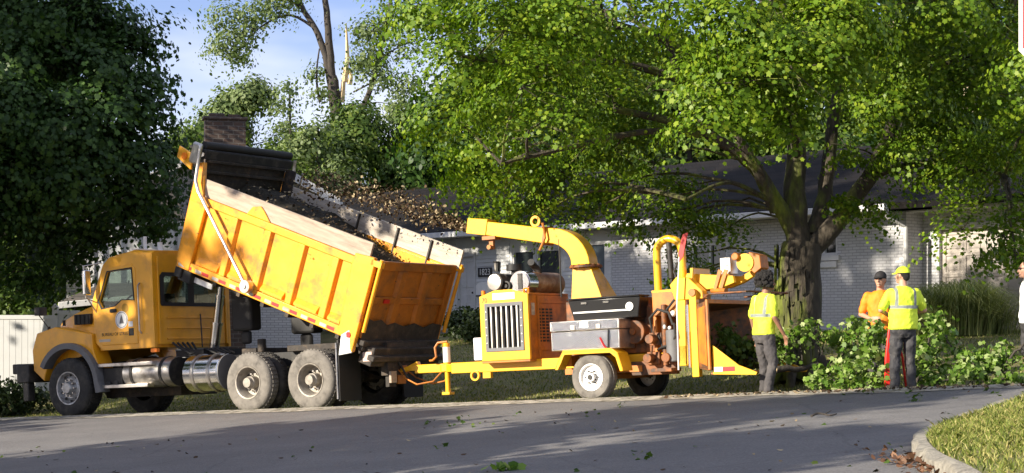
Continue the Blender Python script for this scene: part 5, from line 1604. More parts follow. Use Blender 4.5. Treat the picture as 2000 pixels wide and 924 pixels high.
# discharge chute
def rect(c, d, wy, h):
    """rectangle across direction d (in the x-z plane) at c"""
    n = Vector((-d.z, 0, d.x))
    c = Vector(c)
    return [c + Vector((0, wy, 0)) + n * h, c + Vector((0, -wy, 0)) + n * h, c + Vector((0, -wy, 0)) - n * h, c + Vector((0, wy, 0)) - n * h]
mb = MB(); mb.loft([[(.80, .15, 1.64), (.80, -.42, 1.64), (.22, -.42, 1.64), (.22, .15, 1.64)], [(.76, .13, 2.16), (.76, -.17, 2.16), (.42, -.17, 2.16), (.42, .13, 2.16)]]); mb.build('chute_base', CY, CH, bevel=.008)
mb = MB(); mb.lathe([(.15, 0), (.275, 0), (.275, .025), (.255, .025), (.255, .035), (.15, .035)], (.59, -.02, 2.165), 'z', 30)
for k in range(12): mb.cyl((.59 + .24 * math.cos(k * .5236), -.02 + .24 * math.sin(k * .5236), 2.145), (.59 + .24 * math.cos(k * .5236), -.02 + .24 * math.sin(k * .5236), 2.215), .018, None, 6)
mb.build('swivel_ring', M['chip_deep_shade'], CH)
mb = MB()
R_ = []
cx, cz, r = 1.24, 2.21, .60
for k in range(9):
    a = rad(180 - 9.6 * k)
    c_ = (cx + r * math.cos(a) * 1.05, 0, cz + r * .88 * math.sin(a))
    d_ = Vector((math.sin(a), 0, -math.cos(a) * .85)).normalized()
    if k == 0: d_ = Vector((0, 0, 1))
    R_.append(rect((c_[0], -.02, c_[2]), d_, .15, .175 - .006 * k))
d_ = Vector((.97, 0, .19)).normalized()
for c_, h in (((1.30, -.02, 2.745), .125), ((1.9, -.02, 2.86), .12), ((2.50, -.02, 2.97), .115)):
    R_.append(rect(c_, d_, .145, h))
mb.loft(R_); ct = mb.build('chute', CY, CH, bevel=.012, smooth=25)
mb = MB(); mb.loft([rect((2.40, -.02, 2.97), d_, .16, .14), rect((2.80, -.02, 3.03), d_, .155, .13)]); mb.build('deflector', CY, ct, bevel=.01)
mb = MB(); mb.box((2.32, .02, 2.60), (2.40, .08, 2.80)); mb.box((2.24, -.05, 2.76), (2.5, .14, 2.82)); mb.cyl((2.36, .1, 2.63), (2.36, .16, 2.63), .04); mb.build('deflector_latch', CO, ct)
mb = MB(); mb.loft([rect((1.26, -.02, 2.735), d_, .17, .15), rect((1.30, -.02, 2.745), d_, .17, .15)]); mb.tube([(1.26, .19, 2.95), (1.22, .19, 2.7), (1.34, .19, 2.5)], .02, 6); mb.build('chute_clamp', CO, ct)
mb = MB(); mb.lathe([(.055, -.015), (.095, -.015), (.095, .015), (.055, .015), (.055, -.015)], (1.48, .05, 3.0), 'y', 20); mb.build('lifting_eye', M['chip_yellow'], ct)
# tool boxes
mb = MB(); mb.box((-.54, .52, .80), (.70, 1.02, 1.10)); tb = mb.build('tool_box', M['steel'], CH, bevel=.012)
mb = MB(); mb.box((-.55, .51, 1.108), (.71, 1.03, 1.27)); ld_ = mb.build('lid', M['steel'], tb, bevel=.012)
dm = mat('diamond_plate', (.46, .46, .48), .25, 1.0, var=.06, vs=8)
nt = dm.node_tree
tc_ = NN(nt, 'ShaderNodeTexCoord'); w1 = NN(nt, 'ShaderNodeTexWave'); w1.inputs['Scale'].default_value = 22; w1.bands_direction = 'DIAGONAL'; w2 = NN(nt, 'ShaderNodeTexWave'); w2.inputs['Scale'].default_value = 30; w2.bands_direction = 'X'
mm = NN(nt, 'ShaderNodeMath', operation='MULTIPLY'); bb = NN(nt, 'ShaderNodeBump'); bb.inputs['Strength'].default_value = .5; bb.inputs['Distance'].default_value = .01
nt.links.new(tc_.outputs['Object'], w1.inputs[0]); nt.links.new(tc_.outputs['Object'], w2.inputs[0]); nt.links.new(w1.outputs[1], mm.inputs[0]); nt.links.new(w2.outputs[1], mm.inputs[1]); nt.links.new(mm.outputs[0], bb.inputs['Height']); glint_mix = NN(nt, 'ShaderNodeMixRGB'); glint_mix.inputs[1].default_value = (.16, .16, .18, 1); glint_mix.inputs[2].default_value = (.95, .95, .95, 1); nt.links.new(mm.outputs[0], glint_mix.inputs[0]); nt.links.new(glint_mix.outputs[0], nt.nodes['Principled BSDF'].inputs['Base Color']); nt.links.new(bb.outputs['Normal'], nt.nodes['Principled BSDF'].inputs['Normal'])
for o_, z0, z1 in ((tb, .815, 1.095), (ld_, 1.12, 1.255)):
    mb = MB(); mb.box((-.52, 1.0205 if o_ is tb else 1.0305, z0), (.68, 1.024 if o_ is tb else 1.034, z1)); mb.build('diamond_plate', dm, o_)
for x in (.28, -.18):
    mb = MB(); mb.box((x - .04, 1.034, 1.12), (x + .04, 1.05, 1.2)); mb.build('latch', M['steel'], ld_, bevel=.006)
mb = MB(); mb.box((-.0, 1.035, 1.15), (.16, 1.038, 1.25)); mb.build('white_label', M['white'], ld_)
mb = MB(); mb.tube([(-.36, 1.045, 1.10), (-.34, 1.045, .78)], .012, 6); mb.build('lid_strap', M['black'], tb)
mb = MB(); mb.tube([(-.20, 1.03, .98), (-.27, 1.04, .85), (-.33, 1.04, .79)], .014, 6); mb.build('red_cord', M['red'], tb)
mb = MB(); mb.prism([(.40, 1.275), (-.76, 1.275), (-.80, 1.60), (.50, 1.60)], .46, .78); bx = mb.build('black_tool_box', M['gloss_black'], CH, bevel=.015)
mb = MB(); mb.box((-.60, .782, 1.385), (.40, .80, 1.412)); mb.cyl((-.62, .79, 1.45), (-.62, .80, 1.45), .07, None, 20); mb.build('grab_strip', M['white'], bx, bevel=.006)
mb = MB(); mb.box((-.80, .44, 1.603), (.52, .80, 1.63)); mb.build('lid', M['gloss_black'], bx, bevel=.008)
for x in (.2, -.2):
    mb = MB(); mb.box((x - .05, .781, 1.53), (x + .05, .80, 1.56)); mb.build('latch', M['chrome'], bx)
# wheel arch
mb = MB()
fp = [(.62, .50), (.56, .62), (.46, .775), (-.40, .775), (-.52, .70), (-.60, .44)]
for i in range(len(fp) - 1):
    a_, b_ = fp[i], fp[i + 1]
    mb.prism([a_, b_, (b_[0], b_[1] + .035), (a_[0], a_[1] + .035)], .74, 1.07)
mb.prism([(.62, .50), (.56, .62), (.46, .775), (-.40, .775), (-.52, .70), (-.60, .44), (-.55, .44), (-.48, .66), (-.38, .735), (.44, .735), (.51, .60), (.57, .50)], 1.045, 1.072)
mb.build('wheel_arch', CY, CH, bevel=.006)
mb = MB(); mb.box((.5, .503, .55), (.62, .74, .72)); mb.box((-.62, -1.05, .75), (.6, -.74, .79)); mb.build('arch_bracket', CO, CH)
# drum housing, feed works
mb = MB(); mb.box((-.72, -.60, .71), (.74, .44, 1.60)); mb.prism([(-.9, .72), (-.72, .72), (-.72, 1.5), (-.86, 1.4)], -.55, .5); mb.build('drum_housing', M['chip_deep_shade'], CH, bevel=.015)
mb = MB(); mb.cyl((-.60, .46, 1.05), (-.60, .66, 1.05), .19, None, 24); mb.cyl((-.60, .66, 1.05), (-.60, .72, 1.05), .05); mb.box((-.95, .42, .72), (-.30, .46, 1.3)); mb.build('drum_bearing', M['chip_deep_shade'], CH, bevel=.01)
mb = MB(); mb.box((-1.38, -.58, 1.28), (-.92, .60, 1.66)); mb.box((-1.38, -.58, .70), (-1.30, .55, 1.28)); mb.box((-.96, -.3, .6), (-.90, .55, 1.28)); mb.build('feed_housing', CO, CH, bevel=.012)
mb = MB()
hp = [(-.98, .48, 1.655), (-.98, .48, 2.28)] + [(-1.20 + .22 * math.cos(rad(a)), .48, 2.28 + .20 * math.sin(rad(a))) for a in range(15, 180, 15)] + [(-1.42, .48, 2.28), (-1.42, .48, 1.655)]
mb.tube(hp, .062, 12); mb.build('hoop_guard', CY, CH)
mb = MB(); mb.box((-1.48, .38, 1.645), (-.92, .6, 1.68)); mb.build('hoop_base', CY, CH)
mb = MB(); mb.cyl((-1.22, .48, 1.72), (-1.22, .48, 1.86), .022); mb.cyl((-1.22, .48, 1.86), (-1.20, .48, 2.42), .045); mb.cyl((-1.20, .48, 2.42), (-1.20, .48, 2.50), .03); mb.build('lift_cylinder', M['black'], CH)
mb = MB()
mb.tube([(-1.35, .5, 2.1), (-1.3, .55, 1.95), (-1.42, .6, 1.75), (-1.30, .62, 1.6)], .016, 6)
mb.tube([(-.92, .60, .95), (-.90, .66, 1.25), (-1.05, .68, 1.38), (-1.25, .70, 1.32), (-1.33, .72, 1.12)], .022, 8)
mb.tube([(-1.0, .62, .75), (-1.1, .70, .78), (-1.3, .74, .82), (-1.38, .76, .95), (-1.36, .74, 1.15)], .02, 8)
mb.tube([(-1.2, .66, 1.36), (-1.32, .68, 1.48), (-1.42, .70, 1.56)], .02, 8); mb.tube([(-1.02, .65, 1.0), (-1.08, .66, .85), (-1.15, .66, .62)], .018, 8)
mb.build('hydraulic_hoses', M['rubber'], CH)
for x, z in ((-.95, .92), (-.90, .62), (-1.22, .62)):
    mb = MB(); mb.cyl((x, .60, z), (x, .82, z), .075, None, 16); mb.box((x - .13, .56, z - .10), (x + .09, .64, z + .10)); mb.cyl((x - .03, .72, z + .06), (x - .06, .74, z + .2), .018); mb.build('hydraulic_motor', M['chip_deep_shade'], CH, bevel=.008)
mb = MB(); mb.cyl((-1.14, .64, .50), (-1.14, .64, 1.45), .045); mb.box((-1.3, .50, .36), (-.5, .60, .58)); mb.box((-1.36, .56, .40), (-1.0, .9, .46)); mb.build('feed_linkage', M['chip_deep_shade'], CH, bevel=.008)
mb = MB(); mb.cyl((-1.30, .66, .55), (-1.30, .66, 1.05), .12, None, 20); mb.build('hydraulic_reservoir', M['fender_grey'], CH, bevel=.02)
# yellow feed frame
mb = MB()
mb.box((-1.55, .62, .48), (-1.40, .70, 1.72)); mb.box((-1.78, .68, .30), (-1.66, .80, 1.62)); mb.prism([(-1.40, .50), (-1.66, .50), (-1.66, .80), (-1.40, .80)], .64, .70)
mb.prism([(-1.30, 1.74), (-1.42, 1.86), (-1.62, 1.84), (-1.86, 1.62), (-1.86, 1.50), (-1.38, 1.50)], .56, .72)
mb.build('feed_frame', CY, CH, bevel=.01)
mb = MB(); mb.cyl((-1.60, .74, .45), (-1.60, .74, 1.42), .028); mb.cyl((-1.60, .74, 1.0), (-1.60, .74, 1.40), .04); mb.build('tray_ram', M['chrome'], CH)
mb = MB(); mb.tube([(-1.45, .84, .42), (-1.47, .84, 1.4), (-1.55, .84, 2.16)], .012, 6); fl = mb.build('flag_pole', M['white'], CH)
mb = MB(); mb.prism([(-1.55, 2.08), (-1.62, 2.16), (-1.68, 2.40), (-1.72, 2.52), (-1.63, 2.50), (-1.58, 2.36), (-1.54, 2.22)], .835, .85); mb.build('red_flag', M['red'], fl)
# infeed hopper: opens to the rear
HZ = (.42, 1.32)
mb = MB()
for s in (1, -1):
    ys = sorted((.66 * s, .69 * s))
    mb.loft([[(-1.40, .42 * s, .50), (-1.40, .45 * s, .50), (-1.40, .45 * s, 1.35), (-1.40, .42 * s, 1.35)], [(-2.05, 1.00 * s, .42), (-2.05, 1.03 * s, .42), (-2.05, 1.03 * s, 1.44), (-2.05, 1.00 * s, 1.44)]])
mb.loft([[(-1.40, -.44, 1.33), (-1.40, .44, 1.33), (-1.40, .44, 1.36), (-1.40, -.44, 1.36)], [(-2.05, -1.02, 1.42), (-2.05, 1.02, 1.42), (-2.05, 1.02, 1.45), (-2.05, -1.02, 1.45)]])
mb.loft([[(-1.40, -.44, .47), (-1.40, .44, .47), (-1.40, .44, .50), (-1.40, -.44, .50)], [(-2.05, -1.02, .39), (-2.05, 1.02, .39), (-2.05, 1.02, .42), (-2.05, -1.02, .42)]])
mb.box((-1.41, -.44, .5), (-1.38, .44, 1.33))
mb.build('infeed_hopper', M['chip_deep_shade'], CH, bevel=.006)
mb = MB(); mb.box((-2.09, 1.00, .40), (-2.05, 1.05, 1.47)); mb.box((-2.09, -1.05, .40), (-2.05, -1.00, 1.47)); mb.box((-2.09, -1.0, 1.41), (-2.05, 1.0, 1.47)); mb.build('hopper_rim', CO, CH, bevel=.006)
mb = MB(); mb.loft([[(-1.80, .79, .52), (-1.80, .82, .52), (-1.80, .82, 1.34), (-1.80, .79, 1.34)], [(-2.046, 1.035, .46), (-2.046, 1.06, .46), (-2.046, 1.06, 1.38), (-2.046, 1.035, 1.38)]]); mb.build('side_plate', CO, CH, bevel=.006)
mb = MB(); mb.box((-2.72, -.95, .33), (-2.05, .95, .36)); ty = mb.build('folding_tray', CO, CH, bevel=.005)
for s in (1, -1):
    ys = sorted((.95 * s, .98 * s))
    mb = MB(); mb.prism([(-2.10, .33), (-2.80, .30), (-2.82, .34), (-2.52, .46), (-2.10, .78)], ys[0], ys[1]); mb.build('tray_gusset', CY, ty, bevel=.005)
mb = MB(); mb.box((-2.46, .9805, .37), (-2.26, .984, .44)); mb.build('red_reflector_tape', M['red'], ty)
mb = MB(); mb.box((-2.26, .9805, .37), (-2.12, .984, .44)); mb.build('white_reflector_tape', M['white'], ty)
mb = MB(); mb.tube([(-1.85, .70, 1.50), (-2.0, .80, 1.56), (-2.62, .80, 1.56), (-2.66, .7, 1.56), (-2.66, -.7, 1.56), (-2.6, -.80, 1.56), (-1.9, -.72, 1.54)], .014, 8); mb.build('control_bar', M['chip_deep_shade'], CH)
# winch boom
mb = MB(); mb.prism([(-1.42, 1.80), (-1.50, 1.92), (-1.80, 1.88), (-2.28, 1.83), (-2.62, 1.98), (-2.66, 1.90), (-2.30, 1.72), (-2.1, 1.66), (-1.42, 1.62)], .10, .20); mb.prism([(-1.42, 1.80), (-1.50, 1.92), (-1.80, 1.88), (-2.28, 1.83), (-2.30, 1.72), (-2.1, 1.66), (-1.42, 1.62)], .42, .50); mb.box((-1.66, .0, 1.60), (-1.60, .6, 1.99)); wb_ = mb.build('winch_boom', CY, CH, bevel=.01)
mb = MB(); mb.box((-2.22, .18, 1.86), (-2.04, .44, 2.12)); mb.build('winch_motor', M['steel'], wb_, bevel=.01)
mb = MB(); mb.cyl((-2.46, .10, 2.02), (-2.46, .16, 2.02), .14, None, 24); mb.cyl((-2.46, .16, 2.02), (-2.46, .40, 2.02), .09, None, 20); mb.cyl((-2.46, .40, 2.02), (-2.46, .44, 2.02), .14, None, 24); mb.build('winch_drum', CY, wb_)
mb = MB(); mb.prism([(-2.52, 2.18), (-2.70, 2.12), (-2.72, 1.92), (-2.60, 1.84), (-2.52, 1.92)], .12, .42); mb.cyl((-2.32, .3, 2.12), (-2.32, .5, 2.12), .06); mb.build('winch_guard', CO, wb_, bevel=.012)
mb = MB(); mb.tube([(-2.64, .28, 1.86), (-2.60, .3, 1.70), (-2.55, .35, 1.58)], .008, 6); mb.ell((-2.55, .35, 1.54), (.03, .03, .05), 8, 6); mb.build('winch_rope', M['rubber'], wb_)
for k, x in enumerate((-1.95, -2.05)):
    mb = MB(); mb.prism([(x, 1.64), (x - .05, 1.64), (x - .16, 1.92), (x - .10, 1.94)], .505, .53); mb.build('boom_strut', CO, wb_)
mb = MB(); mb.cyl((-1.9, .46, 1.62), (-2.2, .60, 1.60), .04); mb.build('boom_pin', CO, wb_)
mb = MB(); mb.cyl((-1.72, .73, 1.60), (-1.72, .82, 1.60), .06); mb.build('boom_pin', CO, wb_)
mb = MB(); mb.cyl((-1.33, .55, 1.72), (-1.33, .62, 1.72), .05); mb.ell((-1.30, .64, 1.30), (.05, .05, .05)); mb.ell((-1.24, .66, 1.08), (.03, .03, .03)); mb.ell((-1.16, .68, 1.10), (.025, .025, .035)); mb.build('gauges', M['white'], CH)

# stream of chips and leaves blown from the chute
CM = Matrix.Translation((1.8, 28.27, .455)) @ Matrix.Rotation(rad(148), 4, 'Z') @ Matrix.Rotation(rad(2.9), 4, 'Y')
q0 = CM @ Vector((2.86, -.02, 3.05))
q1 = Vector(W(596, 346, 32.7))
pts, nn = [], []
for _ in range(3600):
    u = random.random() ** 1.5
    p = q0.lerp(q1, u)
    p.z += .30 * u * (1 - u) - .05
    sp_ = .03 + .14 * min(u * 3.5, 1)
    pts.append((p.x + random.gauss(0, sp_), p.y + random.gauss(0, sp_), p.z + random.gauss(-.04 * u, sp_ * .8)))
    nn.append([random.gauss(0, 1) for _ in range(3)])
tag(leaf_mesh('flying_chips', M['chips'], np.array(pts), np.array(nn), .045, OVAL, fold=.25, jit=.6), 'spray of brown chips and shredded leaves flying from the chute into the truck', 'wood chips', kind='stuff')
# ---------------------------------------------------------------- people
def hivis(name, base, bands, strap=True, zt=1.5, xs=.125, rough=.7):
    """bright cloth with grey reflective bands worked out from the wearer's own axes"""
    m = mat(name, base, rough, var=.10, vs=9, bump=.25, bs=12)
    nt = m.node_tree
    b = nt.nodes['Principled BSDF']
    src = b.inputs['Base Color'].links[0].from_socket
    tc = NN(nt, 'ShaderNodeTexCoord'); sx = NN(nt, 'ShaderNodeSeparateXYZ'); nt.links.new(tc.outputs['Object'], sx.inputs[0])
    def mth(op, a, b_):
        n = NN(nt, 'ShaderNodeMath', operation=op)
        for i, v in enumerate((a, b_)):
            if isinstance(v, (int, float)): n.inputs[i].default_value = v
            else: nt.links.new(v, n.inputs[i])
        return n.outputs[0]
    def near(v, c, h): return mth('LESS_THAN', mth('ABSOLUTE', mth('SUBTRACT', v, c), 0), h)
    out = 0.0
    axx = mth('ABSOLUTE', sx.outputs[0], 0)
    for z in bands:
        out = mth('MAXIMUM', out, mth('MULTIPLY', near(sx.outputs[2], z, .024), mth('LESS_THAN', axx, .225)))
    if strap:
        out = mth('MAXIMUM', out, mth('MULTIPLY', near(axx, xs, .022), mth('GREATER_THAN', sx.outputs[2], bands[0])))
    x = NN(nt, 'ShaderNodeMixRGB'); x.inputs[2].default_value = (.22, .24, .23, 1)
    nt.links.new(out, x.inputs[0]); nt.links.new(src, x.inputs[1]); nt.links.new(x.outputs[0], b.inputs['Base Color'])
    return m

wr = bpy.data.textures.new('cloth_folds', 'CLOUDS'); wr.noise_scale = .13; wr.noise_depth = 3
def remesh(o, vox, fold=0.0, sm=3):
    r = o.modifiers.new('skin', 'REMESH'); r.mode = 'VOXEL'; r.voxel_size = vox; r.use_smooth_shade = True
    s = o.modifiers.new('smooth', 'SMOOTH'); s.iterations = sm; s.factor = .5
    if fold:
        d = o.modifiers.new('folds', 'DISPLACE'); d.texture = wr; d.strength = fold; d.mid_level = .5; d.texture_coords = 'LOCAL'
    return o

def person(label, loc, rz, P, skin, shirt, trousers, hair, headgear=None, glasses=False, scale=1.0, shorts=False):
    """P: joints in metres, x to the wearer's right, y forward"""
    e = empty('person', loc, rz, label=label, cat='person')
    e.scale = (scale,) * 3
    V = {k: Vector(v) for k, v in P.items()}
    mb = MB()
    hd = V['head']
    HM = Matrix.Rotation(rad(P_TURN.get(label[:12], 0)), 3, 'Z')
    def H(x, y, z): return hd + HM @ Vector((x, y, z))
    mb.ell(hd, (.078, .098, .118), 20, 16, HM)
    mb.ell(H(0, .02, -.055), (.060, .070, .072), 16, 12, HM)              # jaw
    mb.caps(H(0, .085, .012), H(0, .112, -.028), .011, .017, 10)           # nose
    mb.ell(H(0, .094, -.066), (.027, .012, .012), 10, 8, HM)               # mouth
    mb.ell(H(0, .086, .03), (.055, .018, .014), 12, 8, HM)                 # brow
    mb.ell(H(0, .078, -.10), (.026, .022, .018), 10, 8, HM)
    for s in (1, -1):
        mb.ell(H(.080 * s, -.005, -.01), (.013, .022, .032), 10, 8, HM)
    mb.caps(hd + Vector((0, -.015, -.08)), V['neck'], .056, .066)
    mb.eloft([(V['neck'].z - .02, V['neck'].x, V['neck'].y, .07, .065), (V['sh_r'].z - .02, V['neck'].x, V['neck'].y, .15, .085), (V['hip'].z + .2, V['hip'].x, V['hip'].y, .135, .09), (V['hip'].z, V['hip'].x, V['hip'].y, .14, .10)])
    for s in 'rl':
        sh, el, wr_ = V['sh_' + s], V['el_' + s], V['wr_' + s]
        mb.caps(sh, el, .052, .040); mb.caps(el, wr_, .040, .027)
        fd = (V.get('fg_' + s, wr_ + (wr_ - el)) - wr_).normalized()
        side = fd.cross(Vector((0, 1, 0)) if abs(fd.y) < .8 else Vector((0, 0, 1))).normalized()
        if s == 'l': side = -side
        pn = fd.cross(side).normalized()
        pc = wr_ + fd * .055
        Mh = Matrix((tuple(pn), tuple(side), tuple(fd))).transposed()
        mb.ell(pc, (.018, .042, .055), 12, 10, Mh)
        curl = pn * (1 if s == 'r' else -1)
        for k, ln in enumerate((.068, .078, .073, .058)):
            b0 = pc + side * (.030 - .020 * k) + fd * .040
            b1 = b0 + fd * ln * .55 + curl * .008
            b2 = b1 + (fd * .7 + curl * .6).normalized() * ln * .5
            mb.caps(b0, b1, .0105, .0095, 8); mb.caps(b1, b2, .0095, .0085, 8)
        t0 = wr_ + fd * .025 + side * .028
        t1 = t0 + (fd * .7 + side * .75).normalized() * .042
        mb.caps(t0, t1, .0125, .011, 8); mb.caps(t1, t1 + (fd * .9 + side * .15).normalized() * .03, .011, .0095, 8)
        mb.caps(V['hp_' + s], V['kn_' + s], .078, .050); mb.caps(V['kn_' + s], V['an_' + s], .050, .034)
        f = V['an_' + s]; fdir = (V['to_' + s] - f); fdir.z = 0; fdir.normalize()
        mb.caps(f + Vector((0, 0, -.04)), f + fdir * .13 + Vector((0, 0, -.055)), .036, .028)
    remesh(mb.build('body', skin, e, recalc=False), .0085, 0, 2)
    # shirt
    mb = MB()
    n, hp = V['neck'], V['hip']
    def lerp(a, b, t): return a + (b - a) * t
    sec = []
    ru = (V['sh_r'] - V['sh_l']); wsh = ru.length / 2
    for t, rx, ry in ((-.02, .080, .075), (.05, .135, .095), (.11, wsh + .025, .112), (.22, wsh + .025, .128), (.40, .198, .135), (.60, .190, .135), (.80, .192, .142), (1.0, .196, .145), (1.10, .198, .145), (1.13, .188, .135)):
        c = n.lerp(hp, t)
        sec.append((c.z, c.x, c.y, rx * P_GIRTH.get(label[:12], 1), ry * P_GIRTH.get(label[:12], 1)))
    mb.eloft(sec, 28)
    for s in 'rl':
        sh, el = V['sh_' + s], V['el_' + s]
        q = sh.lerp(el, P_SLEEVE.get(label[:12], .80))
        mb.caps(sh, q, .075, .068)
    so_ = remesh(mb.build('shirt', shirt, e, recalc=False), .012, .045, 3)
    # trousers
    mb = MB()
    g = P_GIRTH.get(label[:12], 1)
    mb.eloft([(hp.z + .06, hp.x, hp.y, .168 * g, .120 * g), (hp.z - .04, hp.x, hp.y, .182 * g, .130 * g), (hp.z - .14, hp.x, hp.y, .178, .125), (hp.z - .20, hp.x, hp.y, .13, .10)], 24)
    for s in 'rl':
        a, b, c = V['hp_' + s], V['kn_' + s], V['an_' + s]
        if shorts:
            mb.caps(a, b, .105, .088)
        else:
            mb.caps(a, b, .104, .080); mb.caps(b, c.lerp(b, .10), .080, .068); mb.caps(c.lerp(b, .1), c + Vector((0, 0, -.02)), .070, .066)
    remesh(mb.build('trousers', trousers, e, recalc=False), .012, .06, 2)
    for s in 'rl':
        f = V['an_' + s]; t = V['to_' + s]; d = (t - f); d.z = 0; d.normalize()
        mb = MB(); mb.caps(f + Vector((0, 0, .04)), f + Vector((0, 0, -.04)), .05, .05); mb.caps(f - d * .05 + Vector((0, 0, -.05)), f + d * .17 + Vector((0, 0, -.055)), .042, .040)
        rz_ = math.atan2(d.y, d.x)
        mb.box((-.10, -.047, -.013 - .0), (.215, .047, .012), Matrix.Translation((f.x, f.y, f.z - .095)) @ Matrix.Rotation(rz_, 4, 'Z'))
        remesh(mb.build('boot', M['boots'], e, recalc=False), .009, 0, 2)
    if hair == 'curly':
        mb = MB(); rs = random.Random(4)
        mb.ell(H(0, -.035, .045), (.118, .124, .122), 20, 14, HM)
        for _ in range(330):
            a, b = rs.uniform(0, 6.28), rs.uniform(-.35, 1)
            r = math.sqrt(1 - b * b) if abs(b) < 1 else 0
            d = Vector((r * math.cos(a), r * math.sin(a), b))
            if HM.transposed() @ d @ Vector((0, 1, 0)) > .55 and d.z < .55: continue
            p = H(0, -.035, .035) + Vector((d.x * .13, d.y * .135, d.z * .135 - (.04 if b < .1 else 0))) * rs.uniform(.88, 1.1)
            mb.ell(p, (rs.uniform(.018, .032),) * 3, 8, 6)
        mb.build('hair', M['hair'], e, smooth=60, recalc=False)
    elif hair:
        mb = MB(); mb.ell(H(0, -.018, .028), (.084, .095, .102), 20, 14, HM); mb.ell(H(0, -.055, -.02), (.068, .058, .07), 16, 10, HM)
        mb.build('hair', M['hair'], e, smooth=60)
    if headgear:
        kind, cm = headgear
        mb = MB()
        R = []
        for k in range(7):
            a = rad(k * 15)
            R.append([tuple(H(.092 * math.cos(a) * math.cos(t), -.01 + .112 * math.cos(a) * math.sin(t), .035 + .098 * math.sin(a))) for t in [2 * math.pi * j / 24 for j in range(24)]])
        R[-1] = [tuple(H(.01 * math.cos(t), -.01 + .01 * math.sin(t), .135)) for t in [2 * math.pi * j / 24 for j in range(24)]]
        mb.loft(R)
        cp = mb.build('cap', cm, e, smooth=50)
        s = 1 if kind == 'forward' else -1
        mb = MB()
        Q = []
        for k in range(9):
            t = rad(20 + 140 * k / 8)
            p0 = H(.090 * math.cos(t), -.01 + s * .108 * math.sin(t), .045); p1 = H(.080 * math.cos(t), -.01 + s * (.108 * math.sin(t) + .075 * math.sin(t) ** .5), .025)
            Q.append([p0, p1, p1 - Vector((0, 0, .008)), p0 - Vector((0, 0, .008))])
        mb.loft(Q); mb.build('brim', cm, cp, smooth=40)
    if glasses:
        mb = MB()
        for s in (1, -1):
            mb.ell(H(.034 * s, .095, .016), (.030, .010, .019), 14, 8, HM)
            mb.tube([H(.060 * s, .088, .02), H(.084 * s, .03, .02), H(.086 * s, -.02, .01)], .004, 6)
        mb.tube([H(-.01, .106, .02), H(.01, .106, .02)], .004, 6)
        mb.build('sunglasses', M['black'], e)
    return e

P_TURN = {}; P_GIRTH = {}; P_SLEEVE = {}
def stand(**kw):
    P = dict(head=(0, .03, 1.70), neck=(0, -.005, 1.52), hip=(0, 0, .98), sh_r=(.19, 0, 1.44), sh_l=(-.19, 0, 1.44), el_r=(.26, -.02, 1.15), el_l=(-.26, -.02, 1.15), wr_r=(.27, .05, .90), wr_l=(-.27, .05, .90),
             hp_r=(.095, 0, .90), hp_l=(-.095, 0, .90), kn_r=(.11, .02, .50), kn_l=(-.11, .02, .50), an_r=(.13, 0, .105), an_l=(-.13, 0, .105), to_r=(.18, .2, 0), to_l=(-.18, .2, 0))
    P.update(kw)
    return P
lime = (.68, .84, .045)
def gr(px, Y):
    X = (px - 1000) / F * Y
    return (X, Y, hz(X, Y))
# big haired man by the chute, seen from behind and his right
L1 = 'man with big curly dark hair and lime safety shirt standing behind the chipper'
P_TURN[L1[:12]] = -22; 
L2 = 'big man in lime cap and lime safety shirt with grey bands, seen from behind'
P_TURN[L2[:12]] = 38; P_GIRTH[L2[:12]] = 1.12
L3 = 'bearded man in an orange shirt, dark cap and sunglasses facing the camera'
P_TURN[L3[:12]] = -12
L4 = 'man in a white shirt and sunglasses cut off by the right edge of the picture'
P_TURN[L4[:12]] = 0
p1 = person(L1, gr(1492, 26.0), rad(-60), stand(head=(0, .07, 1.69), neck=(0, .03, 1.52), wr_r=(.27, .16, .92), el_r=(.25, .0, 1.17), fg_r=(.26, .26, .72), kn_r=(.12, .07, .50), an_r=(.13, -.02, .105), kn_l=(-.11, .10, .50), an_l=(-.15, .12, .105), to_l=(-.15, .4, 0), hip=(0, 0, .98)),
            M['skin_brown'], hivis('lime_shirt_cloth', lime, (1.20,)), M['trousers'], 'curly', scale=1.0)
p2 = person(L2, gr(1764, 24.9), rad(8), stand(el_r=(.33, .02, 1.19), el_l=(-.33, .02, 1.19), wr_r=(.16, .26, 1.14), wr_l=(-.14, .26, 1.12), fg_r=(0, .36, 1.12), fg_l=(0, .36, 1.10)),
            M['skin'], hivis('lime_banded_cloth', lime, (1.235,), xs=.14), M['trousers_black'], 'short', ('forward', mat('lime_cap_cloth', (.55, .72, .03), .7, var=.05)), scale=.98)
p3 = person(L3, gr(1720, 26.6), rad(160), stand(el_r=(.30, -.02, 1.17), wr_r=(.12, .20, 1.10), fg_r=(0, .28, 1.1)),
            M['skin'], mat('orange_shirt_cloth', (.88, .24, .008), .7, var=.10, vs=8, bump=.2, bs=12), M['trousers'], 'short', ('forward', mat('dark_cap_cloth', (.02, .018, .02), .8)), True, scale=1.0)
p4 = person(L4, gr(2011, 25.0), rad(86), stand(head=(0, .05, 1.68), wr_l=(-.26, .04, .90), wr_r=(.26, .03, .90), fg_l=(-.26, .06, .7), fg_r=(.26, .05, .7)), M['skin'], mat('white_shirt_cloth', (.72, .74, .76), .8, var=.05), M['trousers_black'], 'short', None, True, scale=1.0, shorts=True)

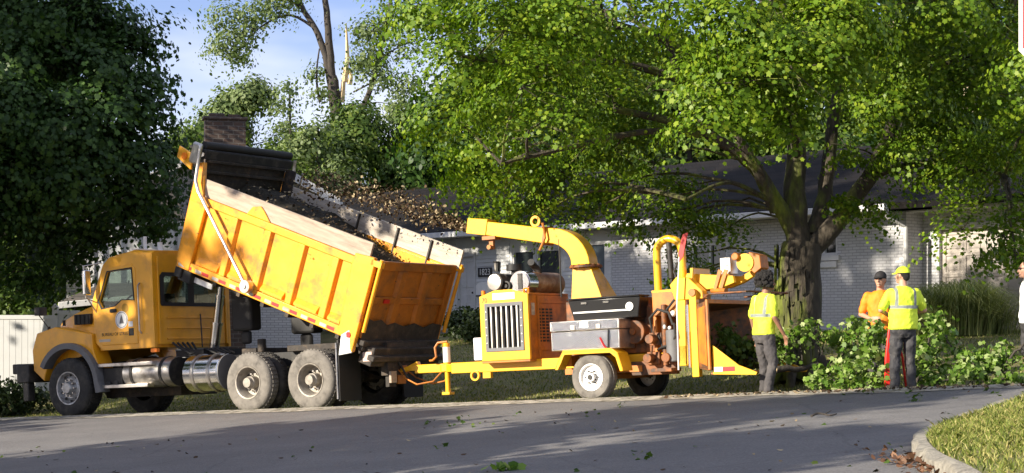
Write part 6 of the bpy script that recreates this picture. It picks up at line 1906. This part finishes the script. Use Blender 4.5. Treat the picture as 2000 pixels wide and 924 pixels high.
# tall red marker beside them
c = gr(1741, 25.15)
cn = empty('red_marker', (c[0], c[1], c[2]), rad(4), label='tall tapered red marker standing beside the left leg of the lime capped man', cat='traffic marker')
mb = MB(); mb.loft([[(-.10, -.035, .03), (.09, -.035, .03), (.09, .035, .03), (-.10, .035, .03)], [(-.095, -.03, .5), (.075, -.03, .5), (.075, .03, .5), (-.095, .03, .5)], [(-.055, -.02, .86), (.045, -.02, .86), (.045, .02, .86), (-.055, .02, .86)], [(-.03, -.015, 1.0), (.03, -.015, 1.0), (.03, .015, 1.0), (-.03, .015, 1.0)]])
rm_ = mat('red_marker_plastic', (.62, .022, .016), .45, var=.08)
mb.build('panel', rm_, cn, bevel=.012)
mb = MB(); mb.tube([(.03, .03, .95), (.20, .12, .5), (.27, .16, .02)], .018, 8); mb.build('stand_leg', rm_, cn)
mb = MB(); mb.box((-.12, -.10, 0), (.12, .10, .03)); mb.build('base', M['rubber'], cn, bevel=.01)

# ---------------------------------------------------------------- cut branches
def cut_branch(label, pts, lobes, r0=.05, group='cut branches on the lawn', size=.074, lm='leaf_cut', per=34):
    b = Vector(pts[0])
    e = empty('cut_branch', b, label=label, cat='branch', group=group)
    mb = MB()
    nodes = limb(mb, [Vector(p) - b for p in pts], r0, .012, 8, .02)
    dd = (Vector(pts[0]) - Vector(pts[1])).normalized()
    MB().cyl(dd * .002, dd * .014, r0 * .93, None, 12).build('sawn_end', M['splinter'], e)
    ll = []
    for px, py, Y, r, k in lobes:
        q = Vector(W(px, py, Y)) - b
        a = min(nodes, key=lambda p: (p - q).length)
        limb(mb, [a, a.lerp(q, .5) + Vector((0, 0, .06)), q], .016, .006, 5, .01)
        for _ in range(4):
            d = Vector((random.gauss(0, 1), random.gauss(0, 1), random.gauss(0, .7))).normalized() * r
            limb(mb, [q, q + d], .008, .003, 4, .01, 2)
        ll.append((tuple(q), (r, r, r * .8), k))
    mb.build('stem', M['bark_dark'], e, smooth=50)
    if not ll:
        return e
    ll = [(c_, r_, max(2, int(k_ * .5))) for c_, r_, k_ in ll]
    Pn, N = crown_points(ll, per, .16, .9, .25, .45)
    w = Pn + np.array(b)
    keep = np.array([p[2] > hz(p[0], p[1]) + .01 for p in w])
    leaf_mesh('leaves', M[lm], Pn[keep], N[keep], size, MAPLE, e, droop=.5)
    return e
cut_branch('long cut limb with dark leaves lying between the curly haired man and the maple trunk', [W(1515, 722, 26.8), W(1570, 718, 27), W(1640, 700, 27.4), W(1720, 668, 27.6)],
           [(1560, 655, 27, .26, 9), (1610, 665, 27, .26, 9), (1650, 660, 27.2, .26, 8), (1530, 668, 26.9, .2, 6), (1590, 640, 27.3, .18, 5), (1680, 645, 27.4, .22, 8), (1540, 700, 27, .15, 4), (1670, 690, 27, .2, 6)], .06)
cut_branch('thick bare curved limb lying on the grass under the leaves, right of the grey trousers', [W(1605, 700, 26.6), W(1625, 728, 26.4), W(1665, 745, 26.3), W(1720, 748, 26.2)], [(1660, 725, 26.2, .2, 4), (1600, 735, 26, .14, 3), (1590, 748, 25.7, .1, 3), (1630, 748, 26, .15, 4)], .065)
cut_branch('leafy cut bough in front of the orange shirted man', [W(1640, 752, 25.7), W(1680, 710, 25.8), W(1700, 640, 26.0)],
           [(1700, 640, 25.9, .22, 9), (1688, 670, 25.8, .24, 9), (1720, 655, 26, .2, 7), (1705, 700, 25.6, .28, 11), (1680, 735, 25.4, .28, 12), (1715, 740, 25.3, .2, 8), (1650, 720, 25.7, .2, 7), (1650, 748, 25.5, .2, 7), (1610, 745, 25.8, .15, 5)], .035)
cut_branch('tall leafy cut bough rising to the right of the man in the lime cap', [W(1790, 752, 25.5), W(1810, 700, 25.7), W(1820, 625, 26)],
           [(1822, 625, 26, .17, 6), (1830, 650, 26, .2, 7), (1808, 645, 26, .16, 5), (1842, 672, 25.9, .16, 6), (1810, 685, 25.8, .24, 9), (1800, 725, 25.5, .28, 11), (1840, 720, 25.6, .25, 9), (1830, 748, 25.2, .25, 9)], .03)
cut_branch('low spreading cut bough with forked bare end, lying at the right edge of the lawn', [W(1990, 700, 25.2), W(1950, 715, 25.2), W(1900, 735, 25), W(1840, 745, 25)],
           [(1900, 740, 24.9, .28, 11), (1930, 710, 25, .25, 9), (1960, 740, 24.7, .28, 10), (1990, 735, 24.6, .25, 9), (1945, 690, 25.1, .2, 7), (1870, 735, 25, .28, 10), (1915, 700, 25.2, .18, 5), (1880, 700, 25.3, .15, 4), (2010, 745, 24.5, .3, 9)], .04)
cut_branch('forked bare twig standing out of the branches right of the tall bough', [W(1860, 728, 25.4), W(1872, 700, 25.4), W(1852, 668, 25.4), W(1846, 655, 25.4)], [(1850, 664, 25.5, .1, 3), (1880, 690, 25.4, .1, 2)], .025)
cut_branch('bare dark stick leaning out of the branches by the right edge', [W(1958, 720, 24.9), W(1975, 695, 24.9), W(2005, 665, 24.8)], [(1960, 722, 24.9, .1, 2)], .028)
cut_branch('leafy branch being fed into the chipper hopper', [CM @ Vector((-2.5, .15, .50)), CM @ Vector((-2.0, .1, .60)), CM @ Vector((-1.5, 0, .7))], [], .04)
fb = [o for o in bpy.data.objects if o.name.startswith('cut_branch')][-1]
bv = fb.location
Pn, N = crown_points([(tuple(CM @ Vector(v) - bv), (.30, .30, .24), 14) for v in ((-2.3, .2, .62), (-2.05, .3, .75), (-1.9, 0, .8), (-2.45, -.1, .58), (-2.2, -.3, .65))], 22, .16, .9, .3, .4)
lf = [o for o in bpy.data.objects if o.parent == fb and o.name.startswith('leaves')]
for o in lf: bpy.data.objects.remove(o)
leaf_mesh('leaves', M['leaf_mid'], Pn, N, .07, MAPLE, fb)
fb['group'] = 'cut branches on the lawn'
if 'group' in fb.keys(): del fb['group']


# ---------------------------------------------------------------- stop sign at the upper right
sg = empty('stop_sign', (2.955, 9.0, plane_z(2.955, 9) + .12), rad(-49), label='red octagonal stop sign with white edge, only its left edge inside the frame', cat='road sign')
zc = EYE + (640 - 22) / F * 9 - sg.location.z
def octo(R): return [(R / math.cos(rad(22.5)) * math.cos(rad(22.5 + 45 * k)), zc + R / math.cos(rad(22.5)) * math.sin(rad(22.5 + 45 * k))) for k in range(8)]
mb = MB(); mb.prism(octo(.38), -.004, 0); pl = mb.build('sign_plate', M['white'], sg)
mb = MB(); mb.prism(octo(.355), -.007, -.0045); mb.build('red_face', M['red'], pl)
text('stop_lettering', 'STOP', .25, M['white'], pl, (0, -.009, zc), (rad(90), 0, 0), .001)
mb = MB(); mb.box((-.03, .002, -.1), (.03, .04, zc + .3)); mb.build('sign_post', M['steel'], sg)
